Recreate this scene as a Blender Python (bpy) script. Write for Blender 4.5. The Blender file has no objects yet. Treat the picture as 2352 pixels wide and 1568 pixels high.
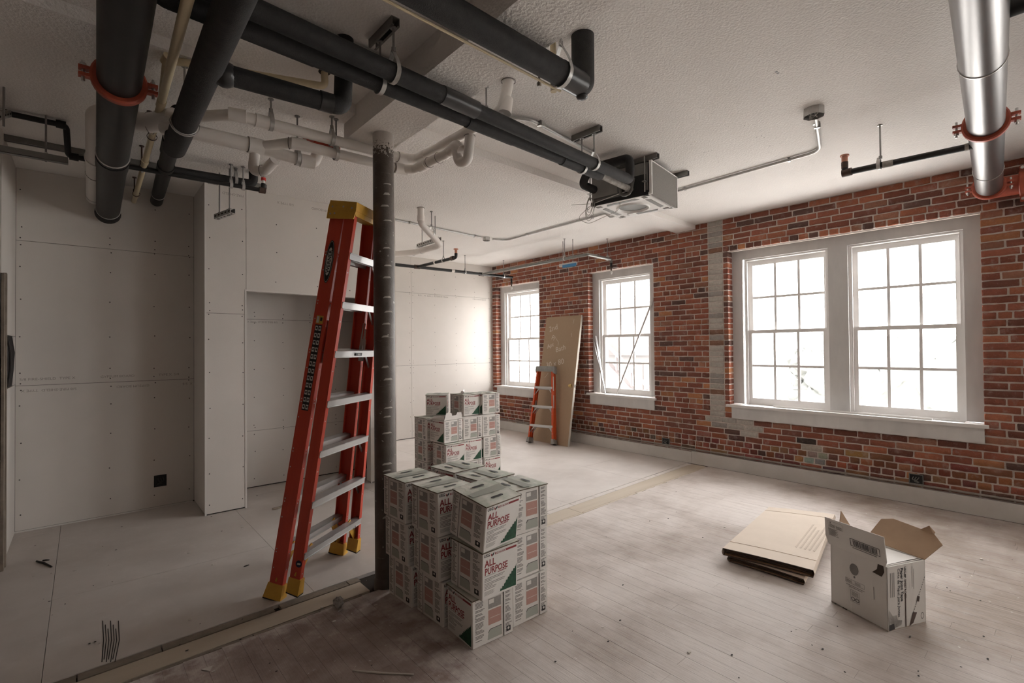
import bpy, math, random
from mathutils import Vector, Matrix
sc = bpy.context.scene
COL = sc.collection
R = math.radians
# ---------------------------------------------------------------- camera
FPX, YAW, PITCH, ROLL, EYE = 1133.12, 0.716058, 0.0128352, -0.0092658, Vector((0, 0, 1.5))
_f = Vector((math.sin(YAW)*math.cos(PITCH), math.cos(YAW)*math.cos(PITCH), math.sin(PITCH)))
_r = Vector((math.cos(YAW), -math.sin(YAW), 0))
_u = _r.cross(_f)
_r, _u = math.cos(ROLL)*_r + math.sin(ROLL)*_u, -math.sin(ROLL)*_r + math.cos(ROLL)*_u
cd = bpy.data.cameras.new('camera'); cam = bpy.data.objects.new('camera', cd); COL.objects.link(cam)
cd.sensor_fit = 'HORIZONTAL'; cd.sensor_width = 36; cd.lens = 36*FPX/2352; cd.clip_start = .02; cd.clip_end = 400
cam.matrix_world = Matrix(((_r.x, _u.x, -_f.x, EYE.x), (_r.y, _u.y, -_f.y, EYE.y), (_r.z, _u.z, -_f.z, EYE.z), (0, 0, 0, 1)))
sc.camera = cam
# ---------------------------------------------------------------- sky, daylight, exposure
SKY = 18.0
w = bpy.data.worlds.new('sky'); sc.world = w; w.use_nodes = True
bg = w.node_tree.nodes['Background']; bg.inputs[0].default_value = (1.0, .982, .975, 1); bg.inputs[1].default_value = SKY
sc.view_settings.view_transform = 'Standard'; sc.view_settings.look = 'None'
sc.view_settings.exposure = 0.0; sc.view_settings.gamma = 1.0; sc.view_settings.use_curve_mapping = False
sc.cycles.use_denoising = True
sc.cycles.max_bounces = 10; sc.cycles.diffuse_bounces = 6; sc.cycles.glossy_bounces = 3
sc.cycles.transparent_max_bounces = 12; sc.cycles.transmission_bounces = 4
sc.cycles.caustics_reflective = False; sc.cycles.caustics_refractive = False
sc.cycles.sample_clamp_indirect = 6
def portal(y0, y1, z0, z1):
    ld = bpy.data.lights.new('window_portal', 'AREA'); ld.shape = 'RECTANGLE'
    ld.size = z1-z0; ld.size_y = y1-y0; ld.energy = 1; ld.cycles.is_portal = True
    o = bpy.data.objects.new('window_portal', ld); COL.objects.link(o)
    o.location = (6.27, (y0+y1)/2, (z0+z1)/2); o.rotation_euler = (0, R(90), 0)   # shines towards -x, into the room
OPEN = [(6.056, 7.229), (3.816, 4.976), (.549, 2.781), (-2.95, -.72)]      # window openings in the brick wall (y); last one unseen, added for fill
WZ0, WZ1 = .77, 2.648
for a, b in OPEN: portal(a+.02, b-.02, WZ0+.02, WZ1-.02)
# ---------------------------------------------------------------- pixel -> place
def ray(u, v): return _f + _r*((u-1176)/FPX) - _u*((v-784)/FPX)
def PZ(u, v, z): d = ray(u, v); return EYE + d*((z-EYE.z)/d.z)
def PX(u, v, x): d = ray(u, v); return EYE + d*(x/d.x)
def PY(u, v, y): d = ray(u, v); return EYE + d*(y/d.y)
def proj(p):
    d = Vector(p)-EYE; k = d.dot(_f); return (1176+FPX*d.dot(_r)/k, 784-FPX*d.dot(_u)/k, k)
# ---------------------------------------------------------------- mesh helpers
class MB:
    def __init__(s): s.v = []; s.f = []; s.mi = []; s.m = 0; s.c = []; s.col = None
    def add(s, vs, fs, M=None):
        o = len(s.v)
        for p in vs:
            p = Vector(p); s.v.append(tuple(M @ p if M else p)); s.c.append(s.col)
        for q in fs: s.f.append(tuple(i+o for i in q)); s.mi.append(s.m)
        return s
    def box(s, lo, hi, M=None):
        a, b = lo, hi
        return s.add([(a[0], a[1], a[2]), (b[0], a[1], a[2]), (b[0], b[1], a[2]), (a[0], b[1], a[2]), (a[0], a[1], b[2]), (b[0], a[1], b[2]), (b[0], b[1], b[2]), (a[0], b[1], b[2])],
                     [(0, 3, 2, 1), (4, 5, 6, 7), (0, 1, 5, 4), (1, 2, 6, 5), (2, 3, 7, 6), (3, 0, 4, 7)], M)
    def cbox(s, c, d, M=None): return s.box([c[i]-d[i]/2 for i in range(3)], [c[i]+d[i]/2 for i in range(3)], M)
    def hexa(s, b, t, M=None):      # b, t: four corners each, same winding (counter-clockwise from above)
        return s.add(list(b)+list(t), [(3, 2, 1, 0), (4, 5, 6, 7), (0, 1, 5, 4), (1, 2, 6, 5), (2, 3, 7, 6), (3, 0, 4, 7)], M)
    def bar(s, p, q, wd, th, up=(0, 0, 1)):     # rectangular bar from p to q
        p, q = Vector(p), Vector(q); d = (q-p).normalized(); up = Vector(up)
        if abs(d.dot(up)) > .97: up = Vector((1, 0, 0))
        a = d.cross(up).normalized()*wd/2; b = a.cross(d).normalized()*th/2
        return s.add([p-a-b, p+a-b, p+a+b, p-a+b, q-a-b, q+a-b, q+a+b, q-a+b], [(0, 1, 2, 3), (7, 6, 5, 4), (4, 5, 1, 0), (5, 6, 2, 1), (6, 7, 3, 2), (7, 4, 0, 3)])
    def tube(s, pts, r, n=12, caps=True, closed=False):
        pts = [Vector(p) for p in pts]; k = len(pts)
        rad = r if isinstance(r, (list, tuple)) else [r]*k
        tan = []
        for i in range(k):
            a = pts[i-1] if (i or closed) else pts[0]; b = pts[(i+1) % k] if (i < k-1 or closed) else pts[-1]
            tan.append((b-a).normalized())
        ref = Vector((0, 0, 1)) if abs(tan[0].z) < .9 else Vector((1, 0, 0))
        nrm = (ref - tan[0]*ref.dot(tan[0])).normalized()
        vs = []; fs = []
        for i in range(k):
            nrm = (nrm - tan[i]*nrm.dot(tan[i])).normalized(); bn = tan[i].cross(nrm)
            for j in range(n):
                a = 2*math.pi*j/n; vs.append(pts[i] + (nrm*math.cos(a)+bn*math.sin(a))*rad[i])
        for i in range(k if closed else k-1):
            for j in range(n):
                a = i*n+j; b = i*n+(j+1) % n; c = ((i+1) % k)*n+(j+1) % n; d = ((i+1) % k)*n+j
                fs.append((a, b, c, d))
        if caps and not closed: fs.append(tuple(range(n-1, -1, -1))); fs.append(tuple((k-1)*n+j for j in range(n)))
        return s.add(vs, fs)
    def prism(s, poly, z0, z1, M=None):     # poly in xy (counter-clockwise), extruded along z
        n = len(poly)
        return s.add([(x, y, z0) for x, y in poly]+[(x, y, z1) for x, y in poly],
                     [tuple(range(n-1, -1, -1)), tuple(range(n, 2*n))]+[(i, (i+1) % n, n+(i+1) % n, n+i) for i in range(n)], M)
    def poly(s, pts, M=None): return s.add(pts, [tuple(range(len(pts)))], M)
    def disc(s, c, nrm, r, n=10):
        nrm = Vector(nrm).normalized(); a = nrm.orthogonal().normalized(); b = nrm.cross(a)
        return s.add([Vector(c)+a*r*math.cos(2*math.pi*i/n)+b*r*math.sin(2*math.pi*i/n) for i in range(n)], [tuple(range(n))])
    def ball(s, c, r, n=10, m=6, sq=(1, 1, 1)):
        c = Vector(c); vs = [c+Vector((0, 0, -r*sq[2]))]; fs = []
        for i in range(1, m):
            t = -math.pi/2+math.pi*i/m
            for j in range(n):
                a = 2*math.pi*j/n; vs.append(c+Vector((r*sq[0]*math.cos(t)*math.cos(a), r*sq[1]*math.cos(t)*math.sin(a), r*sq[2]*math.sin(t))))
        vs.append(c+Vector((0, 0, r*sq[2]))); e = len(vs)-1
        for j in range(n):
            fs.append((0, 1+(j+1) % n, 1+j)); fs.append((e, 1+(m-2)*n+j, 1+(m-2)*n+(j+1) % n))
            for i in range(m-2): fs.append((1+i*n+j, 1+i*n+(j+1) % n, 1+(i+1)*n+(j+1) % n, 1+(i+1)*n+j))
        return s.add(vs, fs)
    def mesh(s, name, mats, smooth=True, ang=38):
        me = bpy.data.meshes.new(name); me.from_pydata(s.v, [], s.f)
        for m in (mats if isinstance(mats, (list, tuple)) else [mats]): me.materials.append(m)
        if any(s.mi): me.polygons.foreach_set('material_index', s.mi)
        if any(c is not None for c in s.c):
            at = me.color_attributes.new('col', 'FLOAT_COLOR', 'POINT')
            at.data.foreach_set('color', [x for c in s.c for x in ((*c, 1) if c else (1, 1, 1, 1))])
        if smooth:
            me.shade_smooth(); me.set_sharp_from_angle(angle=R(ang))
        me.update(); return me
    def build(s, name, mats, parent=None, smooth=True, local=False, ang=38):
        o = bpy.data.objects.new(name, s.mesh(name, mats, smooth, ang)); COL.objects.link(o)
        return par(o, parent, local)
def wm(o):          # world matrix without waiting for the depsgraph
    m = o.matrix_basis.copy()
    return wm(o.parent) @ o.matrix_parent_inverse @ m if o.parent else m
def par(o, parent, local=False):
    if parent:
        o.parent = parent
        if not local: o.matrix_parent_inverse = wm(parent).inverted()
    return o
def tag(o, label=None, cat=None, group=None, kind=None):
    if label: o['label'] = label
    if cat: o['category'] = cat
    if group: o['group'] = group
    if kind: o['kind'] = kind
    return o
def thing(name, label, cat, loc=(0, 0, 0), rot=(0, 0, 0), group=None, kind=None):
    o = bpy.data.objects.new(name, None); COL.objects.link(o); o.location = loc; o.rotation_euler = rot
    o.empty_display_size = .1
    return tag(o, label, cat, group, kind)
def struct(name, label=None, loc=(0, 0, 0)): return thing(name, label, None, loc, kind='structure')
def copy_tree(o, parent=None):
    c = o.copy(); COL.objects.link(c); c.parent = parent
    if parent: c.matrix_parent_inverse = o.matrix_parent_inverse.copy()
    for ch in list(o.children): copy_tree(ch, c)
    return c
def fillet(pts, rad, n=6):
    pts = [Vector(p) for p in pts]; out = [pts[0]]
    for i in range(1, len(pts)-1):
        p, a, b = pts[i], pts[i-1], pts[i+1]; d1 = (a-p); d2 = (b-p)
        rr = rad[i-1] if isinstance(rad, (list, tuple)) else rad
        ang = d1.angle(d2); t = min(rr/math.tan(ang/2) if ang < 3.1 else 0, d1.length*.48, d2.length*.48)
        if t < 1e-4: out.append(p); continue
        s0, s1 = p+d1.normalized()*t, p+d2.normalized()*t
        for k in range(n+1):
            q = k/n; out.append((1-q)**2*s0+2*q*(1-q)*p+q*q*s1)
    out.append(pts[-1]); return out
_txt = {}
def text(s, size, bold=0, align='CENTER'):
    key = (s, size, bold, align)
    if key not in _txt:
        cu = bpy.data.curves.new('t', 'FONT'); cu.body = s; cu.size = size; cu.offset = bold; cu.align_x = align; cu.resolution_u = 2
        ob = bpy.data.objects.new('t', cu); me = bpy.data.meshes.new_from_object(ob)
        _txt[key] = ([tuple(v.co) for v in me.vertices], [tuple(p.vertices) for p in me.polygons])
        bpy.data.objects.remove(ob); bpy.data.curves.remove(cu); bpy.data.meshes.remove(me)
    return _txt[key]
def put_text(mb, s, size, M, bold=0, align='CENTER', sx=1.0):
    vs, fs = text(s, size, bold, align); mb.add([(x*sx, y, z) for x, y, z in vs], fs, M)
def frame(o, x, y):         # matrix with local x, y axes and origin, z = x cross y
    x = Vector(x).normalized(); y = Vector(y).normalized(); z = x.cross(y); o = Vector(o)
    return Matrix(((x.x, y.x, z.x, o.x), (x.y, y.y, z.y, o.y), (x.z, y.z, z.z, o.z), (0, 0, 0, 1)))
# ---------------------------------------------------------------- materials
MT = {}
def mat(name, base, rough=.6, metal=0., c2=None, nscale=6., amt=.5, bump=0., bscale=60., stretch=(1, 1, 1), spec=.5, detail=4., alpha=None, coat=0):
    m = bpy.data.materials.new(name); m.use_nodes = True; nt = m.node_tree; N = nt.nodes; L = nt.links
    b = N['Principled BSDF']; b.inputs['Roughness'].default_value = rough; b.inputs['Metallic'].default_value = metal
    b.inputs['Base Color'].default_value = (*base, 1); b.inputs['Specular IOR Level'].default_value = spec
    if coat: b.inputs['Coat Weight'].default_value = coat
    tc = N.new('ShaderNodeTexCoord'); mp = N.new('ShaderNodeMapping'); mp.inputs['Scale'].default_value = stretch
    L.new(tc.outputs['Object'], mp.inputs[0])
    if c2:
        n = N.new('ShaderNodeTexNoise'); n.inputs['Scale'].default_value = nscale; n.inputs['Detail'].default_value = detail; n.inputs['Roughness'].default_value = .6
        rp = N.new('ShaderNodeMapRange'); rp.inputs[1].default_value = .5-.25*(1.2-amt); rp.inputs[2].default_value = .5+.25*(1.2-amt)
        rp.inputs[4].default_value = min(1, amt*1.2)
        mx = N.new('ShaderNodeMix'); mx.data_type = 'RGBA'; mx.inputs[6].default_value = (*base, 1); mx.inputs[7].default_value = (*c2, 1)
        L.new(mp.outputs[0], n.inputs[0]); L.new(n.outputs[0], rp.inputs[0]); L.new(rp.outputs[0], mx.inputs[0]); L.new(mx.outputs[2], b.inputs['Base Color'])
    if bump:
        n = N.new('ShaderNodeTexNoise'); n.inputs['Scale'].default_value = bscale; n.inputs['Detail'].default_value = 3
        bp = N.new('ShaderNodeBump'); bp.inputs['Strength'].default_value = bump; bp.inputs['Distance'].default_value = .01
        L.new(mp.outputs[0], n.inputs[0]); L.new(n.outputs[0], bp.inputs['Height']); L.new(bp.outputs[0], b.inputs['Normal'])
    MT[name] = m; return m
mat('plaster', (.85, .82, .79), .85, c2=(.81, .78, .75), nscale=1.2, amt=.6, bump=.55, bscale=75, spec=.2)
mat('beam_plaster', (.85, .82, .79), .85, c2=(.81, .78, .75), nscale=2, amt=.6, bump=.7, bscale=60, spec=.2)
mat('drywall', (.66, .62, .58), .9, c2=(.61, .575, .535), nscale=1.5, amt=.6, bump=.08, bscale=200, spec=.15)
mat('drywall_edge', (.66, .63, .59), .9)
mat('absorber_dark', (.17, .125, .095), .9, c2=(.11, .08, .06), nscale=4)  # invented dark tone that soaks up bounced light on the unseen left wall
mat('gap_dark', (.05, .042, .036), .95, spec=.1)
mat('screw_dark', (.035, .03, .028), .5)
mat('print_grey', (.30, .275, .25), .9, spec=.1)
mat('white_trim', (.66, .635, .61), .6, c2=(.58, .56, .54), nscale=5, amt=.6, bump=.1, bscale=30)
mat('frame_paint', (.64, .625, .61), .6, c2=(.50, .49, .485), nscale=3, amt=.65, bump=.12, bscale=25, stretch=(1, 1, .35))
mat('sash_paint', (.80, .78, .765), .5, c2=(.74, .72, .70), nscale=6, amt=.5)
mat('sill_white', (.72, .7, .68), .45, c2=(.62, .6, .58), nscale=5, amt=.5)
mat('mortar', (.66, .59, .54), .95, c2=(.54, .48, .435), nscale=14, amt=.6, bump=.9, bscale=90, spec=.1)
mat('baseboard_white', (.60, .575, .545), .65, c2=(.52, .495, .465), nscale=4, amt=.6)
mat('insulation', (.018, .0175, .018), .72, c2=(.032, .03, .029), nscale=30, amt=.6, bump=.25, bscale=260, spec=.35)
mat('insulation_tape', (.02, .0195, .02), .33, c2=(.05, .048, .046), nscale=18, amt=.4)
mat('black_steel', (.010, .0098, .010), .48, c2=(.022, .02, .019), nscale=12, amt=.5, spec=.35)
mat('bare_steel', (.22, .212, .208), .36, 1., c2=(.16, .155, .155), nscale=7, amt=.6, stretch=(.15, 1, 1))
mat('galvanised', (.52, .51, .49), .42, .55, c2=(.40, .39, .38), nscale=25, amt=.6)
mat('strut_steel', (.22, .215, .20), .5, .35, c2=(.16, .155, .145), nscale=20, amt=.5)
mat('rod_steel', (.30, .29, .28), .45, .8)
mat('zinc', (.62, .61, .59), .3, .9)
mat('coupling_orange', (.40, .075, .035), .5, c2=(.27, .05, .028), nscale=20, amt=.6)
mat('pvc', (.80, .76, .72), .35, c2=(.74, .70, .66), nscale=6, amt=.5)
mat('pvc_ring', (.12, .10, .09), .6)
mat('cpvc', (.62, .52, .34), .4, c2=(.54, .45, .29), nscale=6, amt=.5)
mat('copper_red', (.55, .14, .10), .45)
mat('copper_orange', (.50, .22, .14), .45)
mat('rust_fitting', (.07, .035, .022), .6, c2=(.035, .025, .02), nscale=30)
mat('red_plastic', (.55, .035, .03), .45)
mat('bracket_orange', (.5, .06, .03), .5)
mat('fibreglass_red', (.56, .062, .03), .42, c2=(.48, .05, .026), nscale=40, amt=.5, bump=.06, bscale=150, stretch=(1, 1, .1))
mat('fibreglass_orange', (.60, .085, .02), .4, c2=(.50, .065, .018), nscale=40, amt=.5, stretch=(1, 1, .1))
mat('aluminium', (.56, .55, .54), .38, .6, c2=(.40, .39, .38), nscale=10, amt=.5, stretch=(.2, 1, 1))
mat('cap_yellow', (.66, .37, .05), .5, c2=(.54, .28, .04), nscale=14, amt=.5, bump=.2, bscale=40)
mat('cap_grey', (.30, .295, .28), .55, c2=(.2, .2, .19), nscale=14, amt=.5)
mat('rubber', (.02, .02, .02), .8)
mat('label_black', (.014, .014, .015), .45)
mat('label_white', (.66, .65, .62), .5)
mat('label_blue', (.015, .022, .06), .4)
mat('label_yellow', (.55, .36, .06), .5)
mat('carton_white', (.74, .71, .67), .75, c2=(.67, .64, .595), nscale=7, amt=.55, bump=.05, bscale=120)
mat('carton_kraft_edge', (.12, .09, .06), .9)
mat('carton_green', (.50, .55, .46), .7, c2=(.78, .755, .69), nscale=9, amt=.75, bump=.3, bscale=25)
mat('ink_green', (.018, .085, .04), .7, c2=(.008, .035, .018), nscale=60, amt=.6)
mat('ink_red', (.24, .025, .028), .7)
mat('ink_black', (.035, .03, .03), .7)
mat('ink_grey', (.25, .235, .22), .75, c2=(.42, .40, .37), nscale=300, amt=.45, stretch=(.35, .35, 2.2))
mat('ink_line', (.2, .185, .17), .75)
mat('ink_pale', (.42, .395, .365), .75)
mat('ink_pink', (.44, .24, .20), .75, c2=(.50, .32, .28), nscale=260, amt=.45, stretch=(.35, .35, 2.2))
mat('ink_palegreen', (.38, .39, .34), .75)
mat('kraft', (.38, .255, .16), .85, c2=(.31, .2, .125), nscale=9, amt=.5)
mat('kraft_pale', (.62, .53, .44), .85, c2=(.56, .475, .39), nscale=5, amt=.5)
mat('kraft_dark', (.05, .035, .025), .9)
mat('tape_box_white', (.66, .63, .59), .8, c2=(.61, .58, .545), nscale=6, amt=.5)
mat('door_mdf', (.36, .255, .165), .7, c2=(.33, .23, .145), nscale=30, amt=.5)
mat('door_edge', (.6, .57, .5), .7)
mat('chalk', (.66, .6, .53), .9)
mat('brass', (.62, .46, .2), .3, .9)
mat('hvac_panel', (.20, .185, .17), .9, c2=(.16, .15, .14), nscale=80, amt=.5, bump=.3, bscale=120)
mat('hvac_steel', (.30, .295, .28), .45, .6, c2=(.24, .235, .225), nscale=10, amt=.5)
mat('foam_white', (.86, .85, .83), .6)
mat('hvac_dark', (.012, .012, .012), .6)
mat('hvac_vent', (.20, .195, .185), .6)
mat('flex_metal', (.16, .155, .145), .45, .7)
mat('wire_grey', (.42, .40, .36), .6)
mat('blue_tape', (.06, .25, .5), .6)
mat('glass_bulb', (.8, .8, .78), .15)
mat('paper_grey', (.4, .375, .345), .9, c2=(.12, .11, .1), nscale=25, amt=.55)
mat('debris_dark', (.035, .03, .028), .9)
mat('debris_light', (.55, .51, .46), .9)
mat('wood_new', (.50, .43, .34), .75, c2=(.42, .355, .275), nscale=3, amt=.6, stretch=(.15, 2, 1), bump=.1, bscale=40)
mat('wood_edge', (.26, .215, .17), .85, c2=(.16, .13, .10), nscale=12, amt=.6, bump=.3, bscale=60)
mat('foil', (.75, .74, .72), .25, .5, bump=.6, bscale=40)
mat('exterior_ground', (.78, .76, .73), .9)
mat('exterior_siding', (.12, .112, .108), .9)
mat('exterior_roof', (.085, .072, .07), .9, c2=(.10, .085, .08), nscale=20)
mat('exterior_leaf', (.098, .10, .092), .9, c2=(.115, .117, .11), nscale=3)
mat('exterior_wood', (.08, .066, .064), .9)
def glass_mat():
    m = bpy.data.materials.new('window_glass'); m.use_nodes = True; nt = m.node_tree; N = nt.nodes; L = nt.links
    N.remove(N['Principled BSDF']); o = N['Material Output']
    t = N.new('ShaderNodeBsdfTransparent'); t.inputs[0].default_value = (.96, .97, .97, 1)
    g = N.new('ShaderNodeBsdfGlossy'); g.inputs['Roughness'].default_value = .05
    fr = N.new('ShaderNodeFresnel'); fr.inputs[0].default_value = 1.35; mx = N.new('ShaderNodeMixShader')
    L.new(fr.outputs[0], mx.inputs[0]); L.new(t.outputs[0], mx.inputs[1]); L.new(g.outputs[0], mx.inputs[2]); L.new(mx.outputs[0], o.inputs[0])
    MT['glass'] = m
glass_mat()
def nodes(name, rough=.8, spec=.3):
    m = bpy.data.materials.new(name); m.use_nodes = True; MT[name] = m
    b = m.node_tree.nodes['Principled BSDF']; b.inputs['Roughness'].default_value = rough; b.inputs['Specular IOR Level'].default_value = spec
    return m.node_tree, b
def nz(nt, vec, scale, detail=4, rough=.6, stretch=None, off=None):
    if stretch or off:
        mp = nt.nodes.new('ShaderNodeMapping'); nt.links.new(vec, mp.inputs[0]); vec = mp.outputs[0]
        if stretch: mp.inputs['Scale'].default_value = stretch
        if off: mp.inputs['Location'].default_value = off
    n = nt.nodes.new('ShaderNodeTexNoise'); n.inputs['Scale'].default_value = scale; n.inputs['Detail'].default_value = detail; n.inputs['Roughness'].default_value = rough
    nt.links.new(vec, n.inputs[0]); return n.outputs[0]
def ramp(nt, fac, lo, hi, a=0., b=1.):
    n = nt.nodes.new('ShaderNodeMapRange'); n.inputs[1].default_value = lo; n.inputs[2].default_value = hi; n.inputs[3].default_value = a; n.inputs[4].default_value = b
    nt.links.new(fac, n.inputs[0]); return n.outputs[0]
def mixc(nt, fac, a, b, mode='MIX'):
    n = nt.nodes.new('ShaderNodeMix'); n.data_type = 'RGBA'; n.blend_type = mode
    for k, s in ((0, fac), (6, a), (7, b)):
        if hasattr(s, 'links'): nt.links.new(s, n.inputs[k])
        else: n.inputs[k].default_value = (*s, 1) if isinstance(s, tuple) else s
    return n.outputs[2]
def mth(nt, op, a, b=None):
    n = nt.nodes.new('ShaderNodeMath'); n.operation = op
    for k, s in ((0, a), (1, b)):
        if s is None: continue
        if hasattr(s, 'links'): nt.links.new(s, n.inputs[k])
        else: n.inputs[k].default_value = s
    return n.outputs[0]
def bump(nt, b, h, st, dist=.01):
    n = nt.nodes.new('ShaderNodeBump'); n.inputs['Strength'].default_value = st; n.inputs['Distance'].default_value = dist
    nt.links.new(h, n.inputs['Height']); nt.links.new(n.outputs[0], b.inputs['Normal'])
def objco(nt): return nt.nodes.new('ShaderNodeTexCoord').outputs['Object']
# brick: its own colour from the mesh, lime wash in patches, pitted face
nt, b = nodes('brick', .92, .15); tc = objco(nt)
at = nt.nodes.new('ShaderNodeAttribute'); at.attribute_name = 'col'
c = mixc(nt, ramp(nt, nz(nt, tc, 38, 5), .35, .7, 0, .3), at.outputs['Color'], (.12, .055, .045))
c = mixc(nt, ramp(nt, nz(nt, tc, 9, 6, .7), .55, .74, 0, .5), c, (.50, .42, .37))
c = mixc(nt, ramp(nt, nz(nt, tc, 110, 3), .62, .75, 0, .5), c, (.50, .43, .38))
nt.links.new(c, b.inputs['Base Color']); bump(nt, b, nz(nt, tc, 120, 4), .6)
# old boards under plaster dust; brown wear where the dust is scuffed away
nt, b = nodes('old_boards', .72, .35); tc = objco(nt)
grain = nz(nt, tc, 14, 6, .65, stretch=(4, .22, 1)); fine = nz(nt, tc, 60, 4, .6, stretch=(2.5, .12, 1))
dust = nz(nt, tc, 1.1, 6, .62, off=(3, 1, 0)); blot = nz(nt, tc, 5.5, 5, .65)
sep = nt.nodes.new('ShaderNodeSeparateXYZ'); nt.links.new(tc, sep.inputs[0])
def gauss(cx, cy, sx, sy):
    dx = mth(nt, 'DIVIDE', mth(nt, 'SUBTRACT', sep.outputs[0], cx), sx); dy = mth(nt, 'DIVIDE', mth(nt, 'SUBTRACT', sep.outputs[1], cy), sy)
    return mth(nt, 'SQRT', mth(nt, 'ADD', mth(nt, 'MULTIPLY', dx, dx), mth(nt, 'MULTIPLY', dy, dy)))
wd = mixc(nt, ramp(nt, grain, .35, .68), (.36, .295, .25), (.21, .165, .135))
du = mixc(nt, ramp(nt, grain, .3, .72), (.66, .61, .575), (.53, .475, .44))
g2 = ramp(nt, gauss(4.9, .2, 1.9, 1.25), .25, 1.15, -.13, .05)  # browner right corner: barer wood, plus corner light falloff painted into the colour
f = ramp(nt, mth(nt, 'ADD', g2, mth(nt, 'ADD', mth(nt, 'MULTIPLY', dust, .7), mth(nt, 'MULTIPLY', grain, .35))), .42, .62)
c = mixc(nt, f, wd, du)
c = mixc(nt, ramp(nt, fine, .58, .70, 0, .3), c, (.28, .23, .20))
red = mixc(nt, ramp(nt, blot, .35, .66), (.20, .135, .115), (.36, .285, .25))
m1 = mth(nt, 'ADD', gauss(.72, 2.35, .85, .62), mth(nt, 'MULTIPLY', mth(nt, 'SUBTRACT', blot, .5), 1.6))
c = mixc(nt, ramp(nt, m1, .70, 1.15, .85, 0), c, red)
c = mixc(nt, ramp(nt, nz(nt, tc, 7, 5, .7, off=(7, 3, 0)), .68, .74, 0, .6), c, (.64, .60, .57))
sp = nz(nt, tc, 28, 3, .5, off=(2, 9, 0)); c = mixc(nt, ramp(nt, sp, .70, .74, 0, .7), c, (.62, .58, .54))
nt.links.new(c, b.inputs['Base Color']); bump(nt, b, mth(nt, 'ADD', grain, fine), .18)
# underlay sheets, dusty
nt, b = nodes('underlay', .7, .4); tc = objco(nt)
c = mixc(nt, ramp(nt, nz(nt, tc, 1.3, 6, .6), .35, .66), (.62, .575, .54), (.51, .465, .43))
c = mixc(nt, ramp(nt, nz(nt, tc, 9, 6, .7), .55, .75, 0, .45), c, (.67, .63, .60))
c = mixc(nt, ramp(nt, nz(nt, tc, 22, 4, .6, stretch=(.4, 1.6, 1)), .66, .76, 0, .35), c, (.40, .36, .33))
nt.links.new(c, b.inputs['Base Color']); bump(nt, b, nz(nt, tc, 40, 4), .06)
# painted cast column: brown-black with scrapes and overspray at the top
nt, b = nodes('column_paint', .5, .5); tc = objco(nt)
c = mixc(nt, ramp(nt, nz(nt, tc, 7, 5), .4, .65), (.075, .058, .046), (.115, .092, .075))
c = mixc(nt, ramp(nt, nz(nt, tc, 4, 5, .7, stretch=(1, 1, 14)), .66, .70, 0, .4), c, (.36, .32, .28))
c = mixc(nt, ramp(nt, nz(nt, tc, 45, 3, .5), .70, .73, 0, .8), c, (.55, .51, .46))
sep = nt.nodes.new('ShaderNodeSeparateXYZ'); nt.links.new(tc, sep.inputs[0])
zz = mth(nt, 'ADD', ramp(nt, sep.outputs[2], 2.62, 2.90, -.32, .55), nz(nt, tc, 75, 3, .6))
c = mixc(nt, ramp(nt, zz, .62, .70), c, (.60, .565, .53))
nt.links.new(c, b.inputs['Base Color']); bump(nt, b, nz(nt, tc, 50, 4), .2)
def mrnd(rng, a): return rng.uniform(-a, a)
# ================================================================ STRUCTURE
rng = random.Random(7)
XW, YF, ZC = 5.90, 7.35, 3.05           # brick face, far drywall, ceiling
sfront = lambda x: 2.86+.036*x          # edges of the board laid where a partition stood
sback = lambda x: 3.035+.041*x
# ---- floor
fl = tag(MB().box((-2.2, -3.4, -.2), (6.3, 7.6, -.022)).build('floor', MT['gap_dark']), kind='structure')
W = .0835; x = -.47
while x < 5.875:
    x1 = min(x+W, 5.88); y = -.55-rng.random()*.5
    while y < sfront(x)-.02:
        y1 = y+rng.uniform(1.1, 2.3); e = sfront((x+x1)/2)-.012-rng.random()*.012
        if y1 > e-.25: y1 = e
        g = .0002; z = -mrnd(rng, .0003)-.0006; bv = .0005; m = MB()
        lo = [(x+g, y+g), (x1-g, y+g), (x1-g, y1-g), (x+g, y1-g)]
        hi = [(x+g+bv, y+g+bv), (x1-g-bv, y+g+bv), (x1-g-bv, y1-g-bv), (x+g+bv, y1-g-bv)]
        m.add([(a, c, -.0216) for a, c in lo]+[(a, c, z-.0006) for a, c in lo]+[(a, c, z) for a, c in hi],
              [(8, 9, 10, 11)]+[(i, (i+1) % 4, 4+(i+1) % 4, 4+i) for i in range(4)]+[(4+i, 4+(i+1) % 4, 8+(i+1) % 4, 8+i) for i in range(4)])
        m.build('plank', MT['old_boards'], fl, smooth=False)
        y = y1
    x = x1
MB().box((-2.2, -3.4, -.0218), (-.48, 2.84, -.001)).build('board_field', MT['old_boards'], fl, smooth=False)
MB().box((-.469, -3.4, -.0218), (5.9, -1.06, -.001)).build('board_field', MT['old_boards'], fl, smooth=False)
xs = [-2.2, -1.36, -.14, 1.085, 2.305, 3.525, 4.745, 5.88]; ys0 = [4.1, 6.54, 7.36]
for i in range(len(xs)-1):
    off = .9 if i % 2 else 0
    a, c = xs[i]+.0012, xs[i+1]-.0012
    cuts = [None]+[q-off for q in ys0 if sback(c)+.4 < q-off < 7.3]+[7.36]
    for k in range(len(cuts)-1):
        n0 = sback(a)+.06 if cuts[k] is None else cuts[k]+.0012; n1 = sback(c)+.06 if cuts[k] is None else cuts[k]+.0012
        MB().hexa([(a, n0, -.0216), (c, n1, -.0216), (c, cuts[k+1]-.0012, -.0216), (a, cuts[k+1]-.0012, -.0216)],
                  [(a, n0, 0), (c, n1, 0), (c, cuts[k+1]-.0012, 0), (a, cuts[k+1]-.0012, 0)]).build('underlay_sheet', MT['underlay'], fl, smooth=False)
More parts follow.
